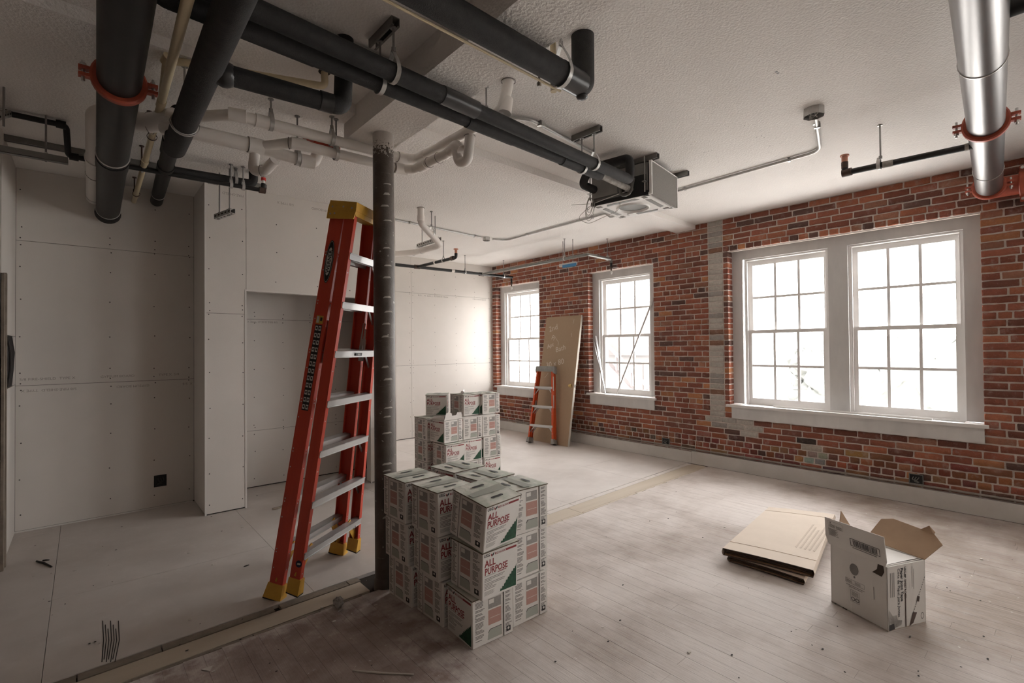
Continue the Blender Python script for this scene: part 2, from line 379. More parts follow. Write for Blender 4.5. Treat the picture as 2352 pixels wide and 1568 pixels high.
# board let into the partition line, on both sides of the column, with ragged edge strips
def strip(xa, xb, name='infill_board', d0=.018, d1=.015, z=-.003, m='wood_new'):
    MB().hexa([(xa, sfront(xa)+d0, -.02), (xb, sfront(xb)+d0, -.02), (xb, sback(xb)-d1, -.02), (xa, sback(xa)-d1, -.02)],
              [(xa, sfront(xa)+d0, z), (xb, sfront(xb)+d0, z), (xb, sback(xb)-d1, z), (xa, sback(xa)-d1, z)]).build(name, MT[m], fl, smooth=False)
strip(-.6, 1.352); strip(1.63, 3.42, d0=.016, d1=.007); strip(3.425, 5.87, d0=.016, d1=.007)
def edge(xa, xb, fn, o0, o1, z, m='wood_edge', gp=.25):
    x = xa
    while x < xb:
        x1 = min(x+rng.uniform(.25, .6), xb); j = mrnd(rng, .004)
        MB().hexa([(x, fn(x)+o0, -.02), (x1-.006, fn(x1)+o0, -.02), (x1-.006, fn(x1)+o1+j, -.02), (x, fn(x)+o1-j, -.02)],
                  [(x, fn(x)+o0, z), (x1-.006, fn(x1)+o0, z), (x1-.006, fn(x1)+o1+j, z), (x, fn(x)+o1-j, z)]).build('edge_strip', MT[m], fl, smooth=False)
        x = x1+(.03 if rng.random() < gp else 0)
edge(-.6, 1.37, sback, -.006, .055, -.002); edge(1.62, 5.87, sback, -.006, .055, -.002, 'underlay', 0)
edge(-.4, 1.3, sfront, -.008, .009, -.004); edge(1.6, 5.87, sfront, -.010, .0165, -.004, 'wood_new', 0)
# ---- ceiling and beams
tag(MB().box((-2.3, -3.4, ZC), (6.3, 7.6, ZC+.2)).build('ceiling', MT['plaster']), kind='structure')
tag(MB().box((1.302, -3.3, 2.88), (1.61, 3.17, ZC+.01)).build('ceiling_beam', MT['beam_plaster'], smooth=False), 'deep plastered beam resting on the round column', kind='structure')
xa, xb = -2.2, 5.95
nb = lambda x: 2.925+.045*x; fb = lambda x: 3.255+.036*x
tag(MB().hexa([(xa, nb(xa), 2.99), (xb, nb(xb), 2.99), (xb, fb(xb), 2.99), (xa, fb(xa), 2.99)],
              [(xa, nb(xa), ZC+.01), (xb, nb(xb), ZC+.01), (xb, fb(xb), ZC+.01), (xa, fb(xa), ZC+.01)]).build('ceiling_beam', MT['beam_plaster'], smooth=False), 'shallow plastered beam running to the brick wall', kind='structure')
# ---- plain walls outside the view that close the room
tag(MB().box((-2.3, -3.4, 0), (-2.2, 7.6, ZC)).build('wall_left', MT['absorber_dark'], smooth=False), kind='structure')
tag(MB().box((-2.3, -3.4, 0), (6.3, -3.3, ZC)).build('wall_behind', MT['drywall'], smooth=False), kind='structure')
tag(MB().box((-2.3, 7.42, 0), (6.3, 7.5, ZC)).build('wall_back', MT['drywall'], smooth=False), kind='structure')
# ---- drywall, sheet by sheet
def sheet(root, plane, pos, u0, u1, z0, z1, out, th=.0125):
    """one plasterboard sheet; plane 'y' or 'x', face at pos, body lying behind along out (+1/-1)"""
    g = .0017; a, b2 = sorted((pos, pos+out*th))
    m = MB()
    if plane == 'y': m.box((u0+g, a, z0+g), (u1-g, b2, z1-g))
    else: m.box((a, u0+g, z0+g), (b2, u1-g, z1-g))
    return m.build('drywall_sheet', MT['drywall'], root, smooth=False)
def screws(root, plane, pos, out, pts):
    m = MB()
    for u, z in pts:
        u += mrnd(rng, .006); z += mrnd(rng, .02); n = (0, -out, 0) if plane == 'y' else (-out, 0, 0)
        m.disc((u, pos-out*.0006, z) if plane == 'y' else (pos-out*.0006, u, z), n, .0055, 7)
    tag(m.build('screw_heads', MT['screw_dark'], root, smooth=False), kind='stuff')
def grid(us, z0, z1, dz=.3): return [(u, z) for u in us for z in [z0+.04+k*dz for k in range(int((z1-z0-.06)/dz)+1)]]
def seamscrews(us, zs): return [(u, z+d) for u in us for z in zs for d in (-.022, .022)]
def wallprint(root, M, s, size=.03, sx=1.):
    m = MB(); put_text(m, s, size, M, 0, 'LEFT', sx); tag(m.build('sheet_print', MT['print_grey'], root, smooth=False), 'faint grey maker print along the sheet edge')
def backing(root, plane, pos, u0, u1, z0, z1, out):
    m = MB(); a, b2 = sorted((pos+out*.013, pos+out*.06))
    m.box((u0, a, z0), (u1, b2, z1)) if plane == 'y' else m.box((a, u0, z0), (b2, u1, z1))
    m.build('stud_backing', MT['gap_dark'], root, smooth=False)
YN, XP, YP, YCB = 5.82, .84, 5.23, 5.94
# nook wall
wn = struct('wall_nook', loc=(.2, YN, 0))
for z0, z1 in ((.012, 1.22), (1.22, 2.44), (2.44, ZC)): sheet(wn, 'y', YN, -.425, XP, z0, z1, 1)
backing(wn, 'y', YN, -.6, XP+.02, 0, ZC, 1)
MB().box((-.425, YN-.006, 0), (XP-.01, YN, .012)).build('floor_bead', MT['drywall_edge'], wn, smooth=False)
us = (-.395, .19, .52, .8); screws(wn, 'y', YN, 1, grid(us, .1, 1.15)+grid(us, 1.3, 2.4)+grid(us, 2.52, 3.0)+seamscrews(us, (1.22, 2.44)))
for k, (x0, s) in enumerate(((-.40, '5/8 FIRE-SHIELD  TYPE X'), (.12, 'GYPSUM BOARD'), (.55, 'TYPE X  5/8'))):
    wallprint(wn, frame((x0, YN-.0008, 1.262), (1, 0, 0), (0, 0, 1)), s, .030, 1.1)
    wallprint(wn, frame((x0+.36, YN-.0008, 1.185), (-1, 0, 0), (0, 0, -1)), s, .030, 1.1)
# short left wall with door casing and cable slot
wl = struct('wall_left_return', loc=(-.42, 5.4, 0)); sheet(wl, 'x', -.425, 4.95, YN, 1.43+.2, ZC, -1); sheet(wl, 'x', -.425, 4.95, YN, 0, 1.23, -1)
sheet(wl, 'x', -.425, 4.95, 5.23, 1.23, 1.63, -1); sheet(wl, 'x', -.425, 5.68, YN, 1.23, 1.63, -1)
backing(wl, 'x', -.425, 4.95, YN, 0, ZC, -1)
MB().box((-2.25, 4.87, 0), (-.425, 4.95, ZC)).build('return_panel', MT['drywall'], wl, smooth=False)
dt = struct('trim_1', loc=(-.42, 4.97, 0))
MB().box((-.424, 4.945, 0), (-.405, 5.0, 2.06)).build('casing_leg', MT['wood_edge'], dt, smooth=False); MB().box((-.43, 4.87, 0), (-.41, 4.944, 2.05)).build('door_jamb', MT['wood_edge'], dt, smooth=False)
# pier, header and right pier of the closet
wp = struct('wall_pier', loc=(1.6, YP, 0)); XO0, XO1, XR, ZH = 1.18, 2.44, 2.755, 2.07
sheet(wp, 'y', YP, XP, XO0, .01, 1.845, 1); sheet(wp, 'y', YP, XP, XO0, 1.845, ZC, 1); sheet(wp, 'y', YP, XO0, XO1, ZH, ZC, 1)
sheet(wp, 'y', YP, XO1, XR, .01, 1.845, 1); sheet(wp, 'y', YP, XO1, XR, 1.845, ZC, 1)
MB().box((XP+.005, YP+.0135, 0), (XO0-.014, YP+.11, ZC)).build('pier_core', MT['gap_dark'], wp, smooth=False)
MB().box((XO0-.01, YP+.0135, ZH+.013), (XO1+.01, YP+.11, ZC)).build('header_core', MT['gap_dark'], wp, smooth=False)
MB().box((XO1+.014, YP+.0135, 0), (XR-.014, YP+.11, ZC)).build('pier_core', MT['gap_dark'], wp, smooth=False)
sheet(wp, 'x', XP, YP+.013, YN, .01, ZC, 1); sheet(wp, 'x', XP+.025, YP+.013, YN, 0, ZC, -1)
sheet(wp, 'x', XO0, YP+.013, YP+.11, .01, ZH, -1); sheet(wp, 'x', XO1, YP+.013, YP+.11, .01, ZH, 1)
MB().box((XO0-.012, YP+.0005, ZH), (XO1+.012, YP+.11, ZH+.0125)).build('header_soffit', MT['drywall'], wp, smooth=False)
for (x0, x1, z0, z1) in ((XP-.003, XP+.012, 0, ZC), (XO0-.013, XO0+.003, 0, ZH), (XO1-.003, XO1+.013, 0, ZH), (XO0-.013, XO1+.013, ZH-.003, ZH+.013)):
    MB().box((x0, YP-.0035, z0), (x1, YP-.0002, z1)).build('corner_bead', MT['drywall_edge'], wp, smooth=False)
us = (.875, 1.15); screws(wp, 'y', YP, 1, grid(us, .05, 1.8)+grid(us, 1.9, 3.0)+seamscrews(us, (1.845,))+grid((1.45, 1.85, 2.2), 2.12, 3.0)+grid((2.5, 2.7), .1, 3.))
wallprint(wp, frame((1.16, YP-.0008, 2.985), (-1, 0, 0), (0, 0, -1)), 'FIRE-SHIELD', .034); wallprint(wp, frame((1.62, YP-.0008, 2.985), (-1, 0, 0), (0, 0, -1)), '5/8 TYPE X', .034)
wallprint(wp, frame((2.05, YP-.0008, 2.985), (-1, 0, 0), (0, 0, -1)), 'GYPSUM BOARD', .034)
sheet(wp, 'x', XR, YP+.013, YF, .01, ZC, -1)
MB().box((XR-.06, YP+.12, 0), (XR-.014, YF+.06, ZC)).build('side_core', MT['gap_dark'], wp, smooth=False)
# closet inside
wc = struct('wall_closet', loc=(1.8, YCB, 0))
for z0, z1 in ((.01, .62), (.62, 1.84), (1.84, 2.45)): sheet(wc, 'y', YCB, XO0-.25, XO1+.3, z0, z1, 1)
backing(wc, 'y', YCB, XO0-.3, XO1+.36, 0, 2.5, 1)
MB().box((XO0-.262, YP+.11, 0), (XO0-.25, YCB, 2.45)).build('drywall_sheet', MT['drywall'], wc, smooth=False); MB().box((XO1+.299, YP+.11, 0), (XO1+.31, YCB, 2.45)).build('drywall_sheet', MT['drywall'], wc, smooth=False)
MB().box((XO0-.262, YP+.11, 2.45), (XO1+.31, YCB+.06, 2.47)).build('closet_lid', MT['drywall'], wc, smooth=False)
us = (1.42, 1.72, 2.02, 2.32); screws(wc, 'y', YCB, 1, grid(us, .05, .6)+grid(us, .66, 1.8)+grid(us, 1.88, 2.4)+seamscrews(us, (.62, 1.84)))
wallprint(wc, frame((1.66, YCB-.0008, 1.822), (-1, 0, 0), (0, 0, -1)), '5/8 FIRE-SHIELD TYPE X', .03); wallprint(wc, frame((2.3, YCB-.0008, 1.822), (-1, 0, 0), (0, 0, -1)), 'GYPSUM BOARD', .03)
# far wall
wf = struct('wall_far', loc=(4.3, YF, 0))
for z0, z1, q in ((.01, 1.22, (XR, 4.16, 5.93)), (1.22, 2.44, (XR, 4.16, 5.93)), (2.44, ZC, (XR, 4.16, 5.93))):
    for k in range(len(q)-1): sheet(wf, 'y', YF, q[k], q[k+1], z0, z1, 1)
backing(wf, 'y', YF, XR-.05, 5.93, 0, ZC, 1)
us = (3.3, 3.75, 4.13, 4.19, 4.62, 5.06, 5.48, 5.82); screws(wf, 'y', YF, 1, grid(us, .1, 1.2, .24)+grid(us, 1.26, 2.4, .24)+grid(us, 2.5, 3.0, .24)+seamscrews(us, (1.22, 2.44)))
wallprint(wf, frame((4.9, YF-.0008, 2.42), (-1, 0, 0), (0, 0, -1)), 'FIRE-SHIELD TYPE X   5/8', .035, 1.6); wallprint(wf, frame((5.75, YF-.0008, 2.42), (-1, 0, 0), (0, 0, -1)), 'GYPSUM BOARD', .035, 1.2)
# ---- brick wall: mortar bed with openings, bricks proud of it
wb = MB(); MX = XW+.006; Y0, Y1 = -3.4, YF+.15; edges = [Y0]+[q for a, c in sorted(OPEN) for q in (a-.006, c+.006)]+[Y1]
for k in range(0, len(edges), 2): wb.box((MX, edges[k], 0), (6.28, edges[k+1], ZC))
for a, c in OPEN:
    wb.box((MX, a-.006, 0), (6.28, c+.006, WZ0-.01)); wb.box((MX, a-.006, WZ1+.006), (6.28, c+.006, ZC))
wbo = tag(wb.build('wall_right', MT['mortar'], smooth=False), kind='structure')
PAL = [((.31, .10, .062), 5), ((.26, .083, .055), 6), ((.37, .125, .07), 4), ((.20, .072, .052), 4), ((.125, .066, .055), 1.5), ((.45, .18, .085), 1.1), ((.32, .14, .09), 2)]
GREY = [(.50, .47, .425), (.44, .415, .375), (.55, .52, .47), (.34, .32, .295), (.47, .44, .40)]
def pick():
    c = rng.choices([p[0] for p in PAL], [p[1] for p in PAL])[0]; k = rng.uniform(.82, 1.18)
    return (c[0]*k*.97, c[1]*k*1.05, c[2]*k*1.05)
def brick(m, y0, y1, z0, z1, depth, col, proud=0., rough=1.):
    j = lambda a=.0028: mrnd(rng, a*rough)
    n = 3 if y1-y0 > .13 else 2; c = .004
    lp = [(y0+c+j(.002), z0+j(.0015))]+[(y0+(y1-y0)*(k+1)/(n+1), z0+j()) for k in range(n)]+[(y1-c+j(.002), z0+j(.0015)), (y1+j(.002), z0+c+j(.002)), (y1+j(.002), z1-c+j(.002)), (y1-c+j(.002), z1+j(.0015))]
    lp += [(y1-(y1-y0)*(k+1)/(n+1), z1+j()) for k in range(n)]+[(y0+c+j(.002), z1+j(.0015)), (y0+j(.002), z1-c+j(.002)), (y0+j(.002), z0+c+j(.002))]
    cy, cz = (y0+y1)/2, (z0+z1)/2; k = len(lp); m.col = col; xf = XW-proud+j(.002)
    ins = [(y+(cy-y)*.0035/max(.02, abs(cy-y)) if abs(cy-y) > .006 else y, z+(cz-z)*.0035/max(.015, abs(cz-z)) if abs(cz-z) > .006 else z) for y, z in lp]
    vs = [(XW+depth, y, z) for y, z in lp]+[(xf+.004, y, z) for y, z in lp]+[(xf+j(.0008), y, z) for y, z in ins]
    fs = [(i, k+i, k+(i+1) % k, (i+1) % k) for i in range(k)]+[(k+i, 2*k+i, 2*k+(i+1) % k, k+(i+1) % k) for i in range(k)]+[tuple(range(3*k-1, 2*k-1, -1))]
    m.add(vs, fs)
bricks = []; CH = .0672; MJ = .0125
GC0, GC1 = 2.845, 3.03
for i in range(44):
    z0 = .092+i*CH+MJ/2; z1 = z0+CH-MJ
    if z1 > ZC: z1 = ZC-.002
    if z0 > ZC-.02: break
    if z1 < .15: continue
    cuts = [(a, c, 1) for a, c in OPEN if z1 > WZ0 and z0 < WZ1-.01]
    if z0 > .62: cuts.append((GC0, GC1, 0))
    lo = -1.1; ivs = []
    for a, c, t in sorted(cuts):
        if a > lo: ivs.append((lo, a, prev if ivs or lo > -1.1 else 0, t))
        lo = c; prev = t
    ivs.append((lo, YF-.004, prev if cuts else 0, 0))
    head = i % 7 == 3 or i == 2
    for y0, y1, ta, tb in ivs:
        if y1-y0 < .03 or y1 < -1.05: continue
        y = y0-(0 if ta or y0 > -1 else rng.random()*.2); L0 = (.098 if head else .2035); first = True
        while y < y1-.02:
            ln = L0+mrnd(rng, .008)
            if first: ln = ln*(.5 if (i % 2) else 1)*rng.uniform(.92, 1.06)
            e = y+ln
            if e > y1-.06: e = y1
            elif y1-e < .075: e = y1-(.1 if y1-y > .2 else 0)
            g0 = 0 if (first and ta) else MJ/2; g1 = 0 if (e == y1 and tb) else MJ/2
            dp = .112 if ((first and ta) or (e == y1 and tb)) else .02
            col = pick(); pr = abs(mrnd(rng, .004))
            ym = (y+e)/2
            # repairs in grey stock: an elbow under the column and one patch below the sill
            if .41 < z0 < .63 and 2.25 < ym < 3.04 and rng.random() < 1.0-.5*(3.02-ym)-(.62-z0)*1.2: col = rng.choice(GREY)
            if .20 < z0 < .46 and 1.78 < ym < 1.99: col = (.06, .05, .045) if z0 > .40 else rng.choice(GREY)
            if z0 < .4: col = tuple(q*rng.uniform(.7, 1.0) for q in col)
            if e-y-g0-g1 > .02: bricks.append((y+g0, e-g1, z0, z1, dp, col, pr))
            y = e; first = False
    if z0 > .62: bricks.append((GC0+.004, GC1-.004, z0, z1+.001, .02, rng.choice(GREY+[(.22, .12, .08)]) if rng.random() < .25 else rng.choice(GREY), .001))
def seen(bk):
    y, z = (bk[0]+bk[1])/2, (bk[2]+bk[3])/2; u, v, k = proj((XW, y, z))
    return ((bk[1]-bk[0])*(bk[3]-bk[2])/k**3 if k > .3 and -20 < u < 2372 and 330 < v < 1200 else 0)
order = sorted(range(len(bricks)), key=lambda k: -seen(bricks[k])); single = set(order[:300])
rest = MB()
for k, bk in enumerate(bricks):
    m = MB() if k in single else rest
    brick(m, bk[0], bk[1], bk[2], bk[3], bk[4], bk[5], bk[6])
    if k in single: m.build('brick', MT['brick'], wbo, ang=50)
tag(rest.build('brick_courses', MT['brick'], wbo, ang=50), 'red brick courses farther along the wall', kind='stuff')
# ---- baseboard
bb = struct('baseboard_right', loc=(5.88, 3, 0)); MB().box((5.868, -3.3, .004), (MX+.002, 3.27, .158)).build('baseboard_length', MT['baseboard_white'], bb, smooth=False)
MB().box((5.868, 3.273, .004), (MX+.002, YF, .15)).build('baseboard_length', MT['baseboard_white'], bb, smooth=False)
# ---- windows
def window(idx, y0, y1, lights, label):
    r = struct('window_%d' % idx, label, loc=(6.03, (y0+y1)/2, WZ0))
    fx0, fx1 = 6.008, 6.035; cw = .125; ZT = 2.535; ZB = .80
    fr = MT['frame_paint']; sp = MT['sash_paint']
    MB().box((fx0, y1-cw, ZB), (fx1, y1, WZ1)).build('casing', fr, r, smooth=False)
    MB().box((fx0, y0, ZB), (fx1, y0+cw, WZ1)).build('casing', fr, r, smooth=False)
    MB().box((fx0, y0+cw, ZT), (fx1, y1-cw, WZ1)).build('head_casing', fr, r, smooth=False)
    if len(lights) == 2:
        MB().box((fx0, lights[0][1], ZB), (fx1, lights[1][0], ZT)).build('mullion', fr, r, smooth=False)
    for a, c in lights:
        m = MB(); th = .018
        m.box((fx1, c-th, ZB), (6.2, c+.0, ZT)); m.build('jamb', sp, r, smooth=False)
        MB().box((fx1, a, ZB), (6.2, a+th, ZT)).build('jamb', sp, r, smooth=False); MB().box((fx1, a+th, ZT-th), (6.2, c-th, ZT)).build('head_jamb', sp, r, smooth=False)
        a += th; c -= th; zt = ZT-th; zm = 1.665
        for nm, z0, z1, x in (('upper_sash', zm-.02, zt, 6.105), ('lower_sash', ZB, zm+.02, 6.062)):
            st, rt_, rb = .05, .045, (.075 if nm == 'lower_sash' else .04); g = MB(); d = .038
            if nm == 'upper_sash': rt_ = .055
            else: rt_ = .04
            g.box((x, a, z0), (x+d, a+st, z1)); g.box((x, c-st, z0), (x+d, c, z1)); g.box((x, a+st, z0), (x+d, c-st, z0+rb)); g.box((x, a+st, z1-rt_), (x+d, c-st, z1))
            so = g.build(nm, sp, r, smooth=False)
            py0, py1, pz0, pz1 = a+st, c-st, z0+rb, z1-rt_; mt = .026
            for k in (1, 2):
                yy = py0+(py1-py0)*k/3; MB().box((x+.006, yy-mt/2, pz0), (x+d-.006, yy+mt/2, pz1)).build('muntin', sp, so, smooth=False)
            zz = (pz0+pz1)/2; MB().box((x+.005, py0, zz-mt/2), (x+d-.005, py1, zz+mt/2)).build('muntin', sp, so, smooth=False)
            for k in range(3):
                for q in range(2):
                    p0 = py0+(py1-py0)*k/3; p1 = py0+(py1-py0)*(k+1)/3; q0 = pz0+(pz1-pz0)*q/2; q1 = pz0+(pz1-pz0)*(q+1)/2; xg = x+.022
                    MB().add([(xg, p0, q0), (xg, p1, q0), (xg, p1, q1), (xg, p0, q1)], [(0, 3, 2, 1)]).build('pane', MT['glass'], so, smooth=False)
            if nm == 'lower_sash': MB().box((x-.008, a, z1-.028), (x, c, z1-.002)).build('meeting_rail', sp, so, smooth=False)
        for yy, s in ((a, 1), (c, -1)):
            MB().box((fx1+.005, min(yy, yy+s*.012), ZB), (6.058, max(yy, yy+s*.012), zt)).build('stop', sp, r, smooth=False)
    MB().box((5.868, y0-.03, .765), (6.06, y1+.035, .795)).build('stool', MT['sill_white'], r, smooth=False)
    MB().box((6.0, y0, .70), (6.2, y1, .766)).build('sill_filler', fr, r, smooth=False)
    MB().box((6.06, y0, .72), (6.25, y1, .80)).build('outer_sill', MT['sill_white'], r, smooth=False)
    MB().box((5.880, y0+.0, .632), (5.905, y1-.03, .765)).build('apron', fr, r, smooth=False)
    return r
window(1, *OPEN[0], [(OPEN[0][0]+.125, OPEN[0][1]-.125)], 'single six-over-six sash window by the drywall corner')
window(2, *OPEN[1], [(OPEN[1][0]+.125, OPEN[1][1]-.125)], 'single six-over-six sash window behind leaning metal strips')
window(3, *OPEN[2], [(.675, 1.57), (1.75, 2.645)], 'wide pair of six-over-six sash windows')
# ---- column
cl = thing('steel_column', 'round dark brown steel column with white scrapes, carrying the ceiling beam', 'column', (1.46, 2.925, 0))
pr = [(0.068, .0), (.068, 2.88)]
MB().tube([(1.46, 2.925, -.02), (1.46, 2.925, 2.88)], .066, 32, caps=False).build('shaft', MT['column_paint'], cl)
MB().tube([(1.46, 2.925, -.02), (1.46, 2.925, .045), (1.46, 2.925, .06)], [.074, .074, .066], 32).build('base_collar', MT['column_paint'], cl)
sm = MB()
for k in range(26):
    z = .35+k*.088+mrnd(rng, .03)
    if rng.random() < .25: continue
    a0 = R(-124+mrnd(rng, 9)); a1 = a0+R(rng.uniform(36, 56)); h = rng.uniform(.007, .014); vs = []
    for q in range(6):
        a = a0+(a1-a0)*q/5; vs += [(1.46+.0667*math.cos(a), 2.925+.0667*math.sin(a), z+.004*q/5+mrnd(rng, .001)), (1.46+.0667*math.cos(a), 2.925+.0667*math.sin(a), z+h*(1 if 0 < q < 5 else .2)+.004*q/5)]
    sm.add(vs, [(2*q, 2*q+2, 2*q+3, 2*q+1) for q in range(5)])
tag(sm.build('scrape_mark', MT['paper_scrape'] if 'paper_scrape' in MT else mat('paper_scrape', (.42, .38, .34), .9), cl), 'pale chain scrapes ringing the shaft', kind='stuff')
# ---- outside: yard, neighbour and trees seen faintly through the glass
tag(MB().box((6.5, -60, -4.3), (120, 80, -4.2)).build('exterior_ground', MT['exterior_ground']), kind='structure')
window(4, *OPEN[3], [(-2.825, -1.93), (-1.75, -.845)], 'unseen pair of sash windows beyond the big steel pipe, added for fill light')  # out-of-view window added to brighten the room from behind the camera
# ================================================================ PIPES AND CEILING SERVICES
V = Vector
def rod_hanger(name, label, top, bot, r, axis, style='loop', group=None, rodm='rod_steel', strap='galvanised', ring=None):
    """threaded rod from the ceiling with a clevis / teardrop loop round the pipe (radius r, centre bot)"""
    top, bot = V(top), V(bot); t = thing(name, label, 'hanger', top, group=group)
    axis = V(axis).normalized(); side = axis.cross(V((0, 0, 1))).normalized(); zt = bot.z+r*(2.4 if style == 'loop' else 1.25)
    MB().tube([top, (top.x, top.y, zt)], .0055, 8).build('rod', MT[rodm], t)
    MB().tube([(top.x, top.y, top.z-.006), (top.x, top.y, top.z)], .016, 10).build('anchor', MT[rodm], t)
    pts = []
    rr = r+.004
    for k in range(21):
        a = R(-90)+2*math.pi*k/20; x, z = math.cos(a)*rr, math.sin(a)*rr
        if z > 0: x *= max(.12, 1-(z/rr)**1.6*.9); z = z/rr*(zt-bot.z)
        pts.append(bot+side*x+V((0, 0, z)))
    pts = pts[:-1]
    w = .011 if style == 'loop' else .007; m = MB(); n = len(pts); vs = []
    for p in pts:
        o = (p-bot); o = V(o).normalized()*.0022
        vs += [p-axis*w, p+axis*w, p+axis*w+o, p-axis*w+o]
    fs = []
    for i in range(n):
        j = (i+1) % n
        for q in range(4): fs.append((4*i+q, 4*i+(q+1) % 4, 4*j+(q+1) % 4, 4*j+q))
    m.add(vs, fs).build('loop', MT[strap], t)
    MB().tube([(top.x, top.y, zt-.012), (top.x, top.y, zt+.010)], .011, 6).build('nut', MT[rodm], t)
    return t
def coupling(parent, c, axis, r, side, wd=.042, m='coupling_orange'):
    c, axis, side = V(c), V(axis).normalized(), V(side).normalized(); nrm = axis.cross(side)
    pts = [c+(side*math.cos(a)+nrm*math.sin(a))*(r+.008) for a in [2*math.pi*k/32 for k in range(32)]]
    g = MB(); n = 32; vs = []
    prof = [(-wd/2, -.012), (-wd/2, .008), (-wd*.32, .016), (wd*.32, .016), (wd/2, .008), (wd/2, -.012)]
    for p in pts:
        o = (p-c).normalized()
        vs += [p+axis*a+o*h for a, h in prof]
    k = len(prof); fs = [(k*i+q, k*((i+1) % n)+q, k*((i+1) % n)+(q+1) % k, k*i+(q+1) % k) for i in range(n) for q in range(k)]
    g.add(vs, fs); o = g.build('coupling', MT[m], parent)
    for s in (-1, 1):
        e = MB(); b0 = c+side*s*(r+.02); b1 = c+side*s*(r+.062)
        for z in (-1, 1): e.bar(b0+nrm*z*.016, b1+nrm*z*.016, wd*.85, .014, nrm)
        e.build('bolt_pad', MT[m], o)
        q = c+side*s*(r+.045)
        MB().tube([q-nrm*.05, q+nrm*.045], .007, 8).build('bolt', MT['zinc'], o)
        MB().tube([q-nrm*.038, q-nrm*.024], .0125, 6).build('nut', MT['zinc'], o)
    return o
def ring(parent, c, axis, r, m='zinc', w=.004, name='ring', th=.0035):
    c, axis = V(c), V(axis).normalized()
    MB().tube([c-axis*w, c-axis*w*.7, c+axis*w*.7, c+axis*w], [r+.0005, r+th, r+th, r+.0005], 24, caps=False).build(name, MT[m], parent)
def collar(parent, c, axis, r, m, ln=.05, th=.006, name='fitting'):
    c, axis = V(c), V(axis).normalized()
    return MB().tube([c-axis*ln/2, c+axis*ln/2], r+th, 20).build(name, MT[m], parent)
def pipe_thing(name, label, cat, pts, r, m, rad=.05, part='run', n=20, group=None):
    t = thing(name, label, cat, pts[0], group=group); MB().tube(fillet(pts, rad), r, n).build(part, MT[m], t); return t
# -- great black main on the dark side, running into the nook wall
a, b2 = V((.095, .75, 2.765)), V((.172, 5.84, 2.765)); ax = (b2-a).normalized(); at_ = lambda y: a+(b2-a)*((y-a.y)/(b2.y-a.y))
t = pipe_thing('sprinkler_main', 'thick black steel pipe with one orange bolted coupling, running into the grey nook wall', 'pipe', [a, b2], .084, 'black_steel', n=32)
coupling(t, at_(2.93), ax, .084, (1, 0, 0)); ring(t, at_(4.05), ax, .084, th=.006); ring(t, at_(5.66), ax, .084, 'galvanised', th=.005)
MB().tube([at_(4.12), at_(4.3)], .089, 28).build('weld_sleeve', MT['black_steel'], t)
MB().tube([at_(5.70), at_(5.822)], [.088, .096], 24).build('wall_seal', MT['insulation'], t)
# -- cream supply pipe
a, b2 = V((.328, 3.3, 2.885)), V((.362, 5.84, 2.91)); at_ = lambda y: a+(b2-a)*((y-a.y)/(b2.y-a.y)); ax = (b2-a).normalized()
t = pipe_thing('cream_pipe', 'slim cream plastic pipe between the two black pipes, entering the nook wall', 'pipe', [V((.255, .7, 2.64)), V((.268, 1.95, 2.70)), a, b2], .019, 'cpvc')
for y in (3.35, 4.5, 5.55): collar(t, at_(y), ax, .019, 'cpvc', .07, .004, 'socket')
wy = at_(3.3); pts = [wy, V((.318, 3.0, 2.965)), V((.40, 2.955, 2.965)), V((1.016, 2.735, 2.965)), V((1.016, 2.742, 3.05))]
MB().tube(fillet(pts, [.03, .03, .03, .03]), .019, 14).build('branch', MT['cpvc'], t)
collar(t, (.318, 2.985, 2.965), (.2, -1, .3), .019, 'cpvc', .05, .005, 'elbow'); MB().tube([(1.016, 2.742, 3.046), (1.016, 2.742, 3.0502)], .032, 14).build('ceiling_hole', MT['gap_dark'], t)
for y, tp, nm in ((3.92, 3.05, 'beside the orange coupling'), (4.62, 3.05, 'above the thin black pipe'), (5.5, 3.05, 'against the nook wall')):
    rod_hanger('pipe_hanger', 'thin hook holding the cream pipe '+nm, (at_(y).x-.012, y, tp), at_(y), .022, (0, 1, 0), 'thin', rodm='rust_fitting', strap='rust_fitting')
# -- insulated drain, stepping down to a thinner pipe, with its side branch
a, b2 = V((.375, .7, 2.69)), V((.405, 3.47, 2.69)); ax = (b2-a).normalized(); at_ = lambda y: a+(b2-a)*((y-a.y)/(b2.y-a.y))
t = pipe_thing('insulated_drain', 'black insulated pipe that steps down to a thinner one before the nook wall', 'pipe', [a, b2], .058, 'insulation', n=24)
c0, c1 = V((.425, 3.42, 2.885)), V((.535, 5.84, 2.945)); cx = (c1-c0).normalized(); ct = lambda y: c0+(c1-c0)*((y-c0.y)/(c1.y-c0.y))
MB().tube([c0, c1], .050, 22).build('thin_run', MT['black_steel'], t); MB().tube(fillet([at_(3.35), at_(3.42)+V((0, 0, .03)), ct(3.50), ct(3.62)], .05), .056, 20).build('step_joint', MT['insulation'], t)
collar(t, ct(4.05), cx, .05, 'black_steel', .26, .008, 'hub'); collar(t, ct(4.62), cx, .05, 'black_steel', .17, .007, 'tee'); ring(t, ct(3.88), cx, .05); ring(t, ct(5.52), cx, .05, 'galvanised')
MB().tube(fillet([ct(4.66), V((1.12, 4.70, 2.945)), V((1.12, 4.70, 3.05))], .07), .036, 18).build('side_branch', MT['insulation'], t)
ring(t, at_(3.05), ax, .058, 'galvanised')
b0 = at_(2.40); pts = [b0+V((.02, 0, .0)), V((.965, 2.365, 2.695)), V((.985, 2.385, 3.05))]
